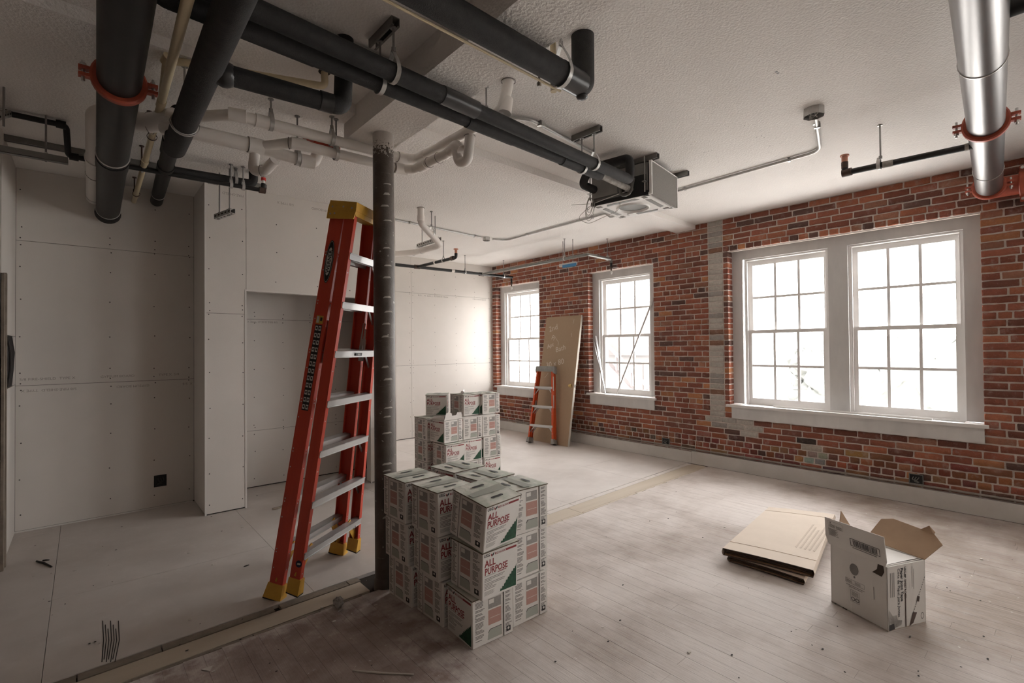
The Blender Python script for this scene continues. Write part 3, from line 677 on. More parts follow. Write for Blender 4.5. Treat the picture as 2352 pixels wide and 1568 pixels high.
br = MB().tube(fillet(pts, .045), .043, 20).build('elbow_branch', MT['insulation'], t); collar(t, (.885, 2.37, 2.695), (1, -.06, 0), .043, 'insulation_tape', .06, .003, 'tape_wrap'); MB().ball((.46, 2.40, 2.69), .055, 14, 8).build('tape_joint', MT['insulation_tape'], t)
rod_hanger('pipe_hanger', 'wire loop under the black insulated pipe, above the white wye', (at_(3.05).x-.0, 3.05, 2.99), at_(3.05), .062, (0, 1, 0), 'thin')
rod_hanger('pipe_hanger', 'grey strap hanger on the small black branch at the pier', (.98, 4.69, 3.05), (.98, 4.69, 2.945), .038, (1, 0, 0))
# -- paired insulated refrigerant lines to the air-conditioning cassette
def ls(x, top): return V((x, (2.0+.085*x if top else 2.16+.065*x), 2.797))
t = thing('refrigerant_line', 'upper of two long black foam-sleeved lines running to the air conditioner', 'pipe', ls(.1, 1))
MB().tube(fillet([V((.25, ls(.25, 1).y, 3.05)), ls(.25, 1), ls(1.62, 1)], .05), .043, 22).build('sleeve', MT['insulation'], t); MB().tube([ls(1.6, 1), ls(3.16, 1)], .038, 22).build('sleeve', MT['insulation'], t)
MB().tube([ls(1.38, 1), ls(1.615, 1)], .046, 22).build('tape_wrap', MT['insulation_tape'], t)
MB().tube(fillet([ls(3.12, 1), V((3.22, 2.28, 2.797)), V((3.22, 2.28, 2.975)), V((3.16, 2.64, 2.975)), V((3.20, 2.75, 2.88)), V((3.37, 2.72, 2.85))], .05, 8), .034, 18).build('bend', MT['insulation'], t)
t = thing('refrigerant_line', 'lower of two long black foam-sleeved lines running to the air conditioner', 'pipe', ls(.1, 0))
x = .245; MB().tube(fillet([V((.205, ls(.205, 0).y, 3.05)), ls(.205, 0), ls(.5, 0)], .03), .040, 20).build('sleeve', MT['insulation'], t); x = .45
for k, xe in enumerate((.78, 1.66, 2.02, 2.5, 2.95)):
    MB().tube([ls(x, 0), ls(xe-.006, 0)], .040 if k % 2 == 0 else .036, 20).build('sleeve', MT['insulation'], t); x = xe-.012
MB().tube([ls(2.93, 0), V((3.33, 2.39, 2.79))], .024, 16).build('bare_end', MT['paper_grey'], t); MB().tube([V((3.32, 2.388, 2.79)), V((3.40, 2.40, 2.79))], .026, 14).build('end_nut', MT['galvanised'], t)
MB().tube([ls(.4, 0)+V((0, .045, -.01)), ls(2.9, 0)+V((0, .042, -.01))], .007, 8).build('control_wire', MT['insulation_tape'], t)
# strut rails on the ceiling with split loops for the two lines
def strut(name, label, p, q, wd=.041, h=.041, holes=False, group=None, mt='strut_steel', zdir=1):
    p, q = V(p), V(q); t = thing(name, label, 'strut', (p+q)/2, group=group); d = (q-p).normalized(); s = d.cross(V((0, 0, 1))).normalized()
    m = MB(); th = .003
    m.bar(p+V((0, 0, h/2-th/2))*zdir, q+V((0, 0, h/2-th/2))*zdir, wd, th)
    for k in (-1, 1):
        m.bar(p+s*k*(wd/2-th/2), q+s*k*(wd/2-th/2), th, h); m.bar(p+s*k*(wd/2-.006)-V((0, 0, h/2-th/2))*zdir, q+s*k*(wd/2-.006)-V((0, 0, h/2-th/2))*zdir, .010, th)
    m.build('channel', MT[mt], t, smooth=False)
    if holes:
        g = MB(); L = (q-p).length; n = int(L/.05)
        for k in range(n):
            c = p+d*(k+.5)*L/n+V((0, 0, h/2+.0006))*zdir
            g.add([c-d*.014-s*.006, c+d*.014-s*.006, c+d*.014+s*.006, c-d*.014+s*.006], [(0, 1, 2, 3)])
            c2 = p+d*(k+.5)*L/n+s*(wd/2+.0006); g.add([c2-d*.014-V((0, 0, .006)), c2+d*.014-V((0, 0, .006)), c2+d*.014+V((0, 0, .006)), c2-d*.014+V((0, 0, .006))], [(0, 1, 2, 3)])
        tag(g.build('slot', MT['gap_dark'], t, smooth=False), kind='stuff')
    return t
strut('ceiling_strut', 'short grey channel on the ceiling beside the deep beam, above the paired lines', (1.10, 2.07, 3.029), (1.097, 2.31, 3.029))
rod_hanger('line_hanger', 'wide plastic-coated loop carrying the upper line by the deep beam', (1.10, 2.093, 3.01), ls(1.10, 1), .045, (1, .07, 0), strap='paper_grey')
rod_hanger('line_hanger', 'metal loop carrying the lower line by the deep beam', (1.10, 2.232, 3.01), ls(1.10, 0), .042, (1, .06, 0))
strut('ceiling_strut', 'short grey channel on the ceiling ahead of the air conditioner', (2.73, 2.17, 3.029), (2.72, 2.42, 3.029))
rod_hanger('line_hanger', 'thin ring on the upper line ahead of the air conditioner', (2.73, 2.232, 3.01), ls(2.73, 1), .041, (1, .07, 0))
rod_hanger('line_hanger', 'thin ring on the lower line ahead of the air conditioner', (2.72, 2.337, 3.01), ls(2.72, 0), .040, (1, .06, 0))
# -- stub of insulated pipe that turns up into the ceiling past the beam
t = pipe_thing('insulated_riser', 'black insulated pipe that crosses under the beam and turns up into the ceiling', 'pipe', [(-.1, 1.53, 2.80), (1.876, 1.60, 2.80), (1.878, 1.60, 3.05)], .057, 'insulation', rad=.03, n=24)
MB().tube([(1.70, 1.593, 2.80), (1.86, 1.60, 2.80)], .0585, 24).build('tape_wrap', MT['insulation_tape'], t); MB().ball((1.868, 1.60, 2.742), .03, 10, 6, (1, 1, .5)).build('sealant_blob', MT['insulation_tape'], t)
MB().tube([(-.1, 1.585, 2.752), (1.76, 1.645, 2.752)], .006, 8).build('yellow_wire', MT['cpvc'], t)
rod_hanger('pipe_hanger', 'wide strap loop round the insulated riser just before it turns up', (1.715, 1.597, 3.05), (1.715, 1.594, 2.80), .060, (1, .03, 0))
MB_ = thing('threaded_rod', 'bare threaded rod hanging beside the insulated riser', 'rod', (1.58, 1.66, 3.05)); MB().tube([(1.63, 1.66, 3.05), (1.63, 1.66, 2.74)], .0055, 8).build('rod', MT['rod_steel'], MB_); MB().tube([(1.63, 1.66, 2.735), (1.63, 1.66, 2.755)], .011, 6).build('nut', MT['zinc'], MB_)
t = thing('cream_pipe', 'cream plastic stub dropping from the ceiling behind the insulated riser', 'pipe', (1.79, 1.70, 3.05)); MB().tube([(1.79, 1.72, 3.05), (1.79, 1.72, 2.79)], .016, 12).build('run', MT['cpvc'], t)
# -- white drain: left elbow, wye, upper line past the column, riser beyond the beam
t = thing('white_drain', 'white plastic drain with upper arm passing behind the column to a ceiling elbow', 'pipe', (.07, 3.75, 2.89))
zu = 2.84
MB().tube(fillet([(.075, 5.84, 2.885), (.062, 3.72, 2.885), (.30, 3.62, 2.86), (.40, 3.42, 2.85)], .11, 8), .056, 22).build('main_run', MT['pvc'], t)
MB().tube(fillet([(.30, 3.60, 2.86), (.385, 3.40, zu), (.655, 3.13, zu), (.885, 3.125, zu), (1.70, 3.10, zu), (1.785, 3.06, zu), (1.795, 2.36, zu), (1.83, 2.17, 2.87), (1.865, 2.152, 3.05)], .08, 6), .032, 18).build('upper_arm', MT['pvc'], t)
for c, ax, r in (((.665, 3.13, zu), (1, -.3, 0), .032), ((.80, 3.127, zu), (1, 0, 0), .032), ((1.70, 3.10, zu), (1, -.1, 0), .032), ((1.79, 2.98, zu), (0, 1, 0), .032), ((1.848, 2.16, 2.90), (.2, 0, 1), .032)): collar(t, c, ax, r, 'pvc', .09, .006, 'socket')
for c, ax, r in (((.30, 3.62, 2.86), (1, -.6, 0), .06), ((.43, 3.36, zu), (1, -1, 0), .034), ((1.655, 3.10, zu), (1, 0, 0), .033), ((1.794, 2.92, zu), (0, 1, 0), .033), ((1.863, 2.152, 3.046), (0, 0, 1), .04)): ring(t, c, ax, r, 'pvc_ring', .002, 'glue_ring', .003)
ring(t, (.075, 5.72, 2.885), (0, 1, 0), .056, 'galvanised'); ring(t, (.072, 5.0, 2.885), (0, 1, 0), .056, 'rust_fitting')
collar(t, (.067, 4.65, 2.885), (0, 1, 0), .056, 'pvc', .12, .007, 'socket')
zl = 2.752
t = thing('white_drain', 'white plastic drain with lower arm, curved trap and wye below the ceiling', 'pipe', (.46, 3.3, zl))
MB().tube(fillet([(.36, 3.48, 2.80), (.47, 3.31, zl), (.815, 3.30, zl)], .06), .042, 20).build('main_run', MT['pvc'], t)
MB().tube(fillet([(.815, 3.30, zl), (.98, 3.17, zl+.03), (1.05, 3.155, zl+.02), (1.66, 3.09, zl), (1.745, 3.03, zl), (1.765, 2.66, zl), (1.77, 2.55, zl+.03), (1.775, 2.50, zl-.02)], .05, 5), .031, 18).build('lower_arm', MT['pvc'], t)
MB().tube(fillet([(1.768, 2.62, zl), (1.768, 2.555, zl+.015), (1.78, 2.535, zl-.09), (1.80, 2.47, zl-.09), (1.805, 2.455, zl+.05), (1.805, 2.455, 3.05)], .035, 6), .031, 18).build('trap', MT['pvc'], t)
MB().tube(fillet([(.80, 3.31, zl), (.98, 3.26, zl-.03), (1.13, 3.24, zl-.045), (1.16, 3.25, zl+.04)], .05, 6), .036, 18).build('side_arm', MT['pvc'], t)
MB().tube(fillet([(.80, 3.31, zl-.01), (.79, 3.33, zl-.15), (.845, 3.27, zl-.15), (.88, 3.20, zl-.10)], .035, 6), .030, 16).build('stub', MT['pvc'], t)
for c, ax, r in (((.80, 3.30, zl), (1, 0, 0), .042), ((1.01, 3.163, zl+.025), (1, -.2, 0), .031), ((1.67, 3.08, zl), (1, -.1, 0), .031), ((1.755, 2.92, zl), (0, 1, 0), .031), ((1.09, 3.245, zl-.04), (1, -.1, 0), .036)): collar(t, c, ax, r, 'pvc', .085, .006, 'socket')
for c, ax, r in (((.755, 3.30, zl), (1, 0, 0), .044), ((.96, 3.185, zl+.025), (1, -.5, 0), .033), ((1.62, 3.095, zl), (1, 0, 0), .033), ((1.758, 2.85, zl), (0, 1, 0), .033), ((1.764, 2.74, zl), (0, 1, 0), .033), ((1.805, 2.455, zl+.06), (0, 0, 1), .032), ((1.04, 3.25, zl-.035), (1, -.1, 0), .038), ((.83, 3.285, zl-.15), (1, -1, 0), .033)): ring(t, c, ax, r, 'pvc_ring', .002, 'glue_ring', .003)
for nm, x, y, z, r in (('upper arm of the white drain near the wye', .84, 3.125, zu, .034), ('upper arm of the white drain at the beam end', 1.20, 3.115, zu, .034), ('side arm of the lower white drain', 1.03, 3.25, zl-.034, .038), ('lower white drain beside the red bracket', 1.235, 3.135, zl+.01, .034)):
    rod_hanger('pipe_hanger', 'grey strap hanger on the '+nm, (x, y, 3.05 if y < 2.9 or y > 3.3 else 2.99), (x, y, z), r, (1, 0, 0))
rod_hanger('pipe_hanger', 'short anchor holding the white pipe at its ceiling elbow', (1.80, 2.28, 3.05), (1.805, 2.28, zu), .034, (0, 1, 0))
t = thing('red_bracket', 'red steel bracket behind the white drains beside the column', 'bracket', (1.2, 3.2, 2.8)); MB().bar((1.06, 3.23, 2.86), (1.28, 3.19, 2.82), .03, .02).build('arm', MT['bracket_orange'], t); MB().bar((1.12, 3.22, 2.83), (1.2, 3.2, 2.80), .03, .03).build('foot', MT['bracket_orange'], t)
# -- thin black sprinkler line over the nook
zs = 2.877
t = pipe_thing('sprinkler_line', 'thin black threaded pipe with a red-capped nipple, crossing above the nook', 'pipe', [PZ(-120, 231, 3.018), PZ(152, 289, 3.018), PZ(157, 358, zs), (1.17, 4.60, zs), (1.175, 4.60, zs+.06)], .018, 'black_steel', rad=.03)
for c, ax in ((PZ(140, 286, 3.018), (1, 0, 0)), (PZ(170, 360, zs), (1, 0, 0)), ((1.165, 4.60, zs), (1, 0, 0))): collar(t, c, ax, .018, 'black_steel' if c[0] < 1 else 'rust_fitting', .05, .008, 'elbow')
for x in (.12, .34): collar(t, (x, 4.655, zs), (1, 0, 0), .018, 'galvanised', .012, .003, 'band')
collar(t, (.80, 4.622, zs), (1, 0, 0), .018, 'paper_grey', .07, .0025, 'paper_tag')
MB().tube([(1.175, 4.60, zs+.055), (1.175, 4.60, zs+.085)], .014, 12).build('nipple', MT['pvc'], t); MB().tube([(1.175, 4.60, zs+.085), (1.175, 4.60, zs+.11)], .02, 12).build('cap', MT['red_plastic'], t)
rod_hanger('pipe_hanger', 'strap hanger on the thin black line beside the paper tag', (.93, 4.615, 3.05), (.93, 4.615, zs), .021, (1, 0, 0)); rod_hanger('pipe_hanger', 'strap hanger on the thin black line before its red cap', (1.02, 4.61, 3.05), (1.02, 4.61, zs), .021, (1, 0, 0))
# -- trapeze strut in front of the pier, and strut ends in the dark corner
def trapeze(label, p, q, ztop, mt='galvanised', holes=True):
    t = strut('trapeze_strut', label, p, q, holes=holes, mt=mt, zdir=-1)
    for f_ in (.2, .8):
        c = V(p)+(V(q)-V(p))*f_; MB().tube([(c.x, c.y, ztop), (c.x, c.y, c.z-.03)], .0055, 8).build('rod', MT['rod_steel'], t); MB().tube([(c.x, c.y, c.z+.02), (c.x, c.y, c.z+.032)], .011, 6).build('nut', MT['zinc'], t)
    return t
p = PY(508, 490, 4.75); q = PY(537, 462, 4.75); trapeze('slotted galvanised channel hung on two rods in front of the pier', (p.x, 4.95, p.z+.01), (p.x+.075, 4.68, p.z+.02), 3.05)
trapeze('galvanised channel hung low in the dark corner by the nook', (-.62, 4.42, 2.775), (-.075, 4.42, 2.775), 3.05, 'strut_steel', False)
strut('ceiling_strut', 'long grey channel fixed to the ceiling over the nook', (-.8, 5.0, 3.03), (1.3, 5.0, 3.03))
t = strut('wall_strut', 'perforated galvanised channel standing in the dark corner', (-.40, 4.1, 2.86), (-.36, 4.38, 3.0), holes=True, mt='galvanised'); MB().tube([(-.35, 4.1, 3.05), (-.35, 4.1, 2.82)], .006, 8).build('rod', MT['rod_steel'], t); MB().tube([(-.40, 4.32, 3.05), (-.40, 4.32, 2.84)], .006, 8).build('rod', MT['rod_steel'], t)
# -- bright steel main near the window wall
a, b2 = V((1.75, .164, 2.80)), V((5.69, .472, 2.80)); ax = (b2-a).normalized(); bx = lambda x: a+(b2-a)*((x-a.x)/(b2.x-a.x)); sd = V((-ax.y, ax.x, 0))
t = pipe_thing('sprinkler_main', 'thick bare steel pipe with red couplings, overhead beside the wide window', 'pipe', [a, b2], .084, 'bare_steel', n=36)
coupling(t, bx(4.02), ax, .084, sd); ring(t, bx(3.10), ax, .084, 'zinc', .006, th=.004); ring(t, bx(5.1), ax, .084, 'zinc', .004, th=.004); coupling(t, bx(5.66), ax, .084, sd)
e0 = bx(5.66); MB().tube(fillet([e0, e0+ax*.12, e0+ax*.12-V((0, .16, 0)), e0+ax*.12-V((0, .26, 0))], .1, 8), .08, 24).build('elbow', MT['coupling_orange'], t)
coupling(t, e0+ax*.12-V((0, .2, 0)), (0, 1, 0), .082, (0, 0, 1)); MB().tube([e0+ax*.12-V((0, .2, 0)), V((5.79, -1.6, 2.80))], .08, 24).build('black_run', MT['black_steel'], t)
c0 = PZ(2292, 42, 2.86); MB().tube([(c0.x-.05, bx(2.9).y, 2.86), (c0.x, -.9, 2.86)], .034, 16).build('black_branch', MT['black_steel'], t)
MB().tube([(c0.x-.005, -.10, 2.86), (c0.x, -.16, 2.86)], .045, 18).build('red_cap', MT['coupling_orange'], t)
t = pipe_thing('sprinkler_branch', 'thin black branch pipe ending in a copper-capped elbow by the steel main', 'pipe', [(4.30, .40, 2.765), (4.235, 1.11, 2.765), (4.235, 1.115, 2.83)], .021, 'black_steel', rad=.022)
collar(t, (4.236, 1.10, 2.765), (0, 1, 0), .021, 'rust_fitting', .06, .007, 'elbow'); MB().tube([(4.235, 1.113, 2.80), (4.235, 1.113, 2.845)], .022, 14).build('nipple', MT['rust_fitting'], t); MB().tube([(4.235, 1.113, 2.845), (4.235, 1.113, 2.888)], .02, 14).build('cap', MT['copper_orange'], t); MB().tube([(4.235, 1.113, 2.885), (4.235, 1.113, 2.897)], .029, 14).build('cap_rim', MT['copper_orange'], t)
collar(t, (4.258, .86, 2.765), (-.09, 1, 0), .021, 'paper_grey', .06, .002, 'paper_tag'); collar(t, (4.295, .455, 2.765), (-.09, 1, 0), .021, 'wire_grey', .02, .003, 'band')
rod_hanger('pipe_hanger', 'rod and strap holding the thin branch beside the steel main', (4.25, .90, 3.05), (4.25, .91, 2.765), .023, (0, 1, 0))
# -- far sprinkler grid
zf = 2.765
t = pipe_thing('sprinkler_line', 'dark sprinkler pipe with tees, crossing before the far white wall', 'pipe', [(2.7, 6.74, zf), (5.82, 6.66, zf)], .024, 'black_steel')
for x in (3.90, 5.15): collar(t, (x, 6.70, zf), (1, 0, 0), .024, 'rust_fitting', .09, .008, 'tee')
for x in (4.55, 5.3): collar(t, (x, 6.68, zf), (1, 0, 0), .024, 'pvc', .05, .002, 'paper_tag')
MB().tube(fillet([(3.90, 6.70, zf), (3.92, 5.68, zf), (3.92, 5.675, zf+.06)], .025), .022, 14).build('short_branch', MT['black_steel'], t); MB().tube([(3.92, 5.677, zf+.05), (3.92, 5.677, zf+.11)], .019, 12).build('nipple', MT['copper_orange'], t); MB().tube([(3.92, 5.677, zf+.108), (3.92, 5.677, zf+.122)], .032, 12).build('cap', MT['copper_orange'], t)
collar(t, (3.91, 6.2, zf), (0, 1, 0), .022, 'pvc', .03, .002, 'band'); collar(t, (3.915, 5.76, zf), (0, 1, 0), .022, 'rust_fitting', .06, .008, 'elbow')
MB().tube(fillet([(5.15, 6.68, zf), (5.19, 4.38, zf), (5.75, 4.42, zf), (5.76, 4.42, zf-.05)], .02), .021, 14).build('long_branch', MT['strut_steel'], t)
def head(x, y, z, label, t=t):
    s = MB().tube([(x, y, z), (x, y, z-.11)], .017, 12).build('sprinkler_head', MT['black_steel'], t); s['label'] = label
    MB().tube([(x, y, z-.11), (x, y, z-.13)], .024, 12).build('collar', MT['rust_fitting'], s); MB().tube([(x, y, z-.13), (x, y, z-.165)], [.014, .010], 10).build('frame_arm', MT['rust_fitting'], s)
    MB().ball((x, y, z-.19), .016, 10, 6, (1, 1, 1.7)).build('bulb', MT['glass_bulb'], s); MB().tube([(x, y, z-.12), (x+.02, y-.12, z-.13)], .003, 6).build('tie', MT['zinc'], s)
head(5.76, 4.42, zf, 'small sprinkler head hanging before the window with metal strips'); head(5.80, 6.665, zf, 'small sprinkler head hanging before the corner window')
for x, y, nm in ((3.917, 5.99, 'short branch before the far wall'), (4.80, 6.69, 'far cross pipe beside its tee'), (5.187, 4.80, 'long branch above the blue tape'), (5.67, 4.415, 'end of the branch above the strip-lined window'), (5.62, 6.667, 'far cross pipe at the corner window')):
    rod_hanger('pipe_hanger', 'rod and ring on the '+nm, (x, y, 3.05), (x, y, zf), .024, (1, 0, 0) if y > 6 else (0, 1, 0))
t = trapeze('white-painted channel with blue tape hung high before the brick wall', (5.30, 5.0, 2.70), (5.30, 4.68, 2.70), 3.05, 'sill_white', False); MB().box((5.276, 4.66, 2.655), (5.279, 4.93, 2.70)).build('blue_tape', MT['blue_tape'], t, smooth=False)
# -- far white drain on its trapeze
zt_ = 2.765
trapeze('slotted galvanised channel carrying the white drain before the far wall', (3.11, 5.32, zt_), (3.105, 4.82, zt_), 3.05)
t = thing('white_drain', 'white plastic drain with a ceiling elbow, carried on the far slotted channel', 'pipe', (2.805, 4.735, 3.05))
MB().tube(fillet([(2.805, 4.735, 3.05), (2.805, 4.735, 2.88), (3.12, 4.82, zt_-.075), (3.10, 5.35, zt_-.075), (2.60, 6.3, zt_-.07)], [.07, .09, .1], 7), .036, 18).build('run', MT['pvc'], t)
collar(t, (2.805, 4.735, 2.93), (0, 0, 1), .036, 'pvc', .06, .005, 'socket'); ring(t, (2.805, 4.735, 3.047), (0, 0, 1), .04, 'pvc_ring', .002, 'ceiling_hole'); ring(t, (2.98, 4.785, 2.79), (1, .3, -.3), .036, 'galvanised', .004, 'strap')
ring(t, (3.11, 5.22, zt_-.075), (0, 1, 0), .036, 'galvanised', .008, 'strap'); ring(t, (3.09, 5.39, zt_-.075), (-.5, 1, 0), .036, 'galvanised', .008, 'strap')
rod_hanger('pipe_hanger', 'thin rod and ring on the elbow of the far white drain', (2.97, 4.78, 3.05), (2.97, 4.78, 2.80), .038, (1, .3, 0))
# -- electrical conduit on the ceiling
def conduit(label, pts, rad, clips, cl_ax):
    t = thing('conduit', label, 'conduit', pts[0]); MB().tube(fillet(pts, rad, 8), .0115, 12).build('tube', MT['galvanised'], t)
    for c, a in zip(clips, cl_ax):
        c = V(c); a = V(a).normalized(); s = a.cross(V((0, 0, 1))); g = MB(); g.bar(c-s*.022+V((0, 0, .014)), c+s*.022+V((0, 0, .014)), .02, .004); g.bar(c-s*.016-V((0, 0, .014)), c+s*.016-V((0, 0, .014)), .02, .004); g.bar(c+s*.014-V((0, 0, .014)), c+s*.014+V((0, 0, .014)), .02, .004); g.build('clip', MT['zinc'], t)
    return t
zc_ = 3.034
conduit('steel conduit looping from the far junction box over to the ceiling box by the window', [(2.6, 5.30, zc_), (4.17, 5.425, zc_)], .1, [(3.0, 5.33, zc_), (4.05, 5.415, zc_)], [(1, .08, 0)]*2)
conduit('long steel conduit with two bends along the ceiling towards the air conditioner', [(4.36, 5.405, zc_), (4.56, 5.33, zc_), (4.535, 3.55, zc_), (4.52, 3.47, 2.972), (4.49, 3.07, 2.972), (4.48, 2.99, zc_), (4.43, 2.6, zc_), (4.40, 1.32, zc_), (3.70, 1.135, zc_)], [.12, .08, .08, .08, .08, .3, .14], [(4.555, 4.9, zc_), (4.54, 3.75, zc_), (4.425, 2.5, zc_), (4.405, 1.55, zc_), (3.88, 1.183, zc_)], [(0, 1, 0)]*4+[(1, .26, 0)])
conduit('steel conduit dipping round the deep beam beside the paired lines', [(.3, 2.34, zc_), (1.27, 2.39, zc_), (1.28, 2.39, 2.862), (1.63, 2.44, 2.862), (1.66, 2.44, zc_), (2.10, 2.49, zc_), (2.27, 2.40, zc_), (3.05, 2.50, zc_)], [.03, .03, .03, .03, .1, .1], [(1.47, 2.415, 2.865), (2.36, 2.405, zc_)], [(1, .1, 0), (1, .13, 0)])
def jbox(label, x, y, r=.055):
    t = thing('junction_box', label, 'junction box', (x, y, ZC)); m = MB(); m.tube([(x, y, ZC), (x, y, ZC-.05)], r, 8, caps=False); m.tube([(x, y, ZC-.05), (x, y, ZC-.004)], r-.003, 8, caps=False); m.build('box', MT['galvanised'], t, ang=20)
    MB().disc((x, y, ZC-.008), (0, 0, -1), r-.003, 8).build('back_plate', MT['hvac_dark'], t)
    g = MB()
    for k in range(4): a = k*1.7; g.tube([(x+.03*math.cos(a), y+.03*math.sin(a), ZC-.02), (x+.02*math.cos(a+2), y+.02*math.sin(a+2), ZC-.054), (x+.035*math.cos(a+3), y+.03*math.sin(a+3), ZC-.03)], .003, 6)
    tag(g.build('loose_wires', MT['wire_grey'], t), kind='stuff')
jbox('octagonal steel ceiling box with loose wires, near the window wall', 3.62, 1.12, .062); jbox('small octagonal ceiling box before the far white wall', 4.26, 5.42, .05)
# -- air-conditioning cassette
hv = thing('air_conditioner', 'ceiling cassette air conditioner with foam-lined underside and grey insulated sides', 'air conditioner', (3.64, 2.55, 2.72), (0, 0, R(9)))
def H(name, m, mt, parent=hv, **k): return m.build(name, MT[mt] if isinstance(mt, str) else [MT[q] for q in mt], parent, local=True, **k)
w2, z1 = .262, .265
H('cabinet', MB().box((-w2+.004, -w2+.004, .012), (w2-.004, w2-.004, z1)), 'hvac_steel', smooth=False)
H('insulated_side', MB().box((-.03, -w2-.012, .014), (w2, -w2+.003, z1-.002)), 'hvac_steel', smooth=False)
sp = H('insulated_side', MB().box((w2-.003, -w2-.0, .012), (w2+.012, w2, z1)), 'hvac_panel', smooth=False)
H('side_panel', MB().box((-w2+.012, -w2-.028, .0), (w2+.014, -w2-.012, z1)), 'hvac_panel', smooth=False)
H('panel_edge', MB().box((-w2-.003, -w2-.031, 0), (-w2+.012, -w2-.010, z1+.004)), 'foam_white', smooth=False); H('panel_edge', MB().box((-w2-.003, -w2-.031, z1), (w2+.016, -w2-.010, z1+.008)), 'foam_white', smooth=False); H('panel_edge', MB().box((w2+.003, -w2-.031, 0), (w2+.016, -w2-.010, z1+.004)), 'foam_white', smooth=False)
H('dark_panel', MB().box((-w2-.005, -w2+.02, .01), (-w2+.004, -.02, .17)), 'hvac_dark', smooth=False)
H('lower_band', MB().box((-w2-.006, -w2, .0), (-w2+.004, w2, .035)), 'hvac_dark', smooth=False)
H('terminal_box', MB().box((-w2-.02, .0, .06), (-w2+.004, w2-.02, .19)), 'hvac_steel', smooth=False)
g = MB(); n = 28; ri = .145
for k in range(n):
    a0, a1 = 2*math.pi*k/n, 2*math.pi*(k+1)/n
    def sq(a): c_, s_ = math.cos(a), math.sin(a); q = w2/max(abs(c_), abs(s_)); return (q*c_, q*s_, 0)
    g.add([(ri*math.cos(a0), ri*math.sin(a0), 0), (ri*math.cos(a1), ri*math.sin(a1), 0), sq(a1), sq(a0)], [(3, 2, 1, 0)])
    g.add([(ri*math.cos(a0), ri*math.sin(a0), 0), (ri*math.cos(a1), ri*math.sin(a1), 0), (ri*.94*math.cos(a1), ri*.94*math.sin(a1), -.012), (ri*.94*math.cos(a0), ri*.94*math.sin(a0), -.012)], [(0, 1, 2, 3)])
    g.add([(ri*.84*math.cos(a0), ri*.84*math.sin(a0), .01), (ri*.84*math.cos(a1), ri*.84*math.sin(a1), .01), (ri*.94*math.cos(a1), ri*.94*math.sin(a1), -.012), (ri*.94*math.cos(a0), ri*.94*math.sin(a0), -.012)], [(0, 3, 2, 1)])
for s in (-1, 1): g.box((s*w2-.004, -w2, 0), (s*w2+.004, w2, .02)); g.box((-w2, s*w2-.004, 0), (w2, s*w2+.004, .02))
H('foam_base', g, 'foam_white', ang=30)
H('fan_inlet', MB().disc((0, 0, .006), (0, 0, -1), ri*.85, 28), 'hvac_vent')
for k in range(4):
    M = Matrix.Rotation(k*math.pi/2, 4, 'Z'); m = MB(); m.prism([(-.15, .185), (.15, .185), (.13, .225), (-.13, .225)], -.0025, .001, M); H('air_slot', m, 'hvac_vent', smooth=False)
    m = MB(); m.box((.19, .19, -.003), (.24, .225, 0), M); H('label_plate', m, 'hvac_panel', smooth=False)
m = MB(); m.box((.13, .06, -.012), (.23, .12, -.001)); H('drain_bracket', m, 'foam_white', smooth=False)
# its hangers, flex pipe and loose wires
for k, (x, y) in enumerate(((-w2-.02, -w2+.02), (w2+.03, -w2-.0), (-w2-.02, w2), (w2+.03, w2))):
    H('hanger_rod', MB().tube([(x, y, .05 if k else .02), (x, y, .31)], .0055, 8), 'rod_steel'); H('hanger_lug', MB().box((x-.02, y-.015, .10), (x+.02, y+.015, .106)), 'zinc', smooth=False)
H('flexible_pipe', MB().tube(fillet([(-w2-.01, -.02, .17), (-w2-.05, -.03, .17), (-w2-.06, -.05, .02), (-w2-.05, -.13, .02), (-w2-.03, -.15, .15)], .05, 8), .013, 12), 'flex_metal')
H('flexible_conduit', MB().tube([(-w2-.05, .1, .31), (-w2-.02, .05, .295), (-w2+.02, .0, .30)], .011, 10), 'flex_metal')
g = MB(); r2 = random.Random(3)
for k in range(5):
    cx, cz, rx, rz = -w2-.03+r2.uniform(-.02, .02), .04-k*.012, .02+.006*k, .055+.012*k
    g.tube([(cx+rx*math.sin(a)*.5, w2+.0+rx*math.cos(a), cz+rz*math.sin(a)-.02) for a in [2*math.pi*q/18 for q in range(18)]], .0022, 5, closed=True)
g.tube(fillet([(-w2-.03, w2, .0), (-w2-.08, w2+.10, -.10), (-w2-.02, w2+.02, -.15), (-w2+.05, w2-.25, -.06), (-w2-.01, -.02, .12)], .08, 8), .0022, 5); g.tube(fillet([(-w2-.03, w2, .02), (-w2-.10, w2+.06, .01), (-w2-.16, w2+.10, .0)], .03, 5), .0025, 5)
tag(H('loose_wires', g, 'wire_grey'), kind='stuff'); H('tied_wire', MB().tube([(-w2-.02, w2-.04, .02), (-w2-.02, .0, .05), (-w2-.02, -.1, .06)], .003, 6), 'foam_white')
strut('ceiling_strut', 'grey ceiling channel over the piped side of the air conditioner', (3.475, 2.19, 3.029), (3.44, 2.84, 3.029)); strut('ceiling_strut', 'grey ceiling channel over the window side of the air conditioner', (4.03, 2.24, 3.029), (3.97, 2.92, 3.029))
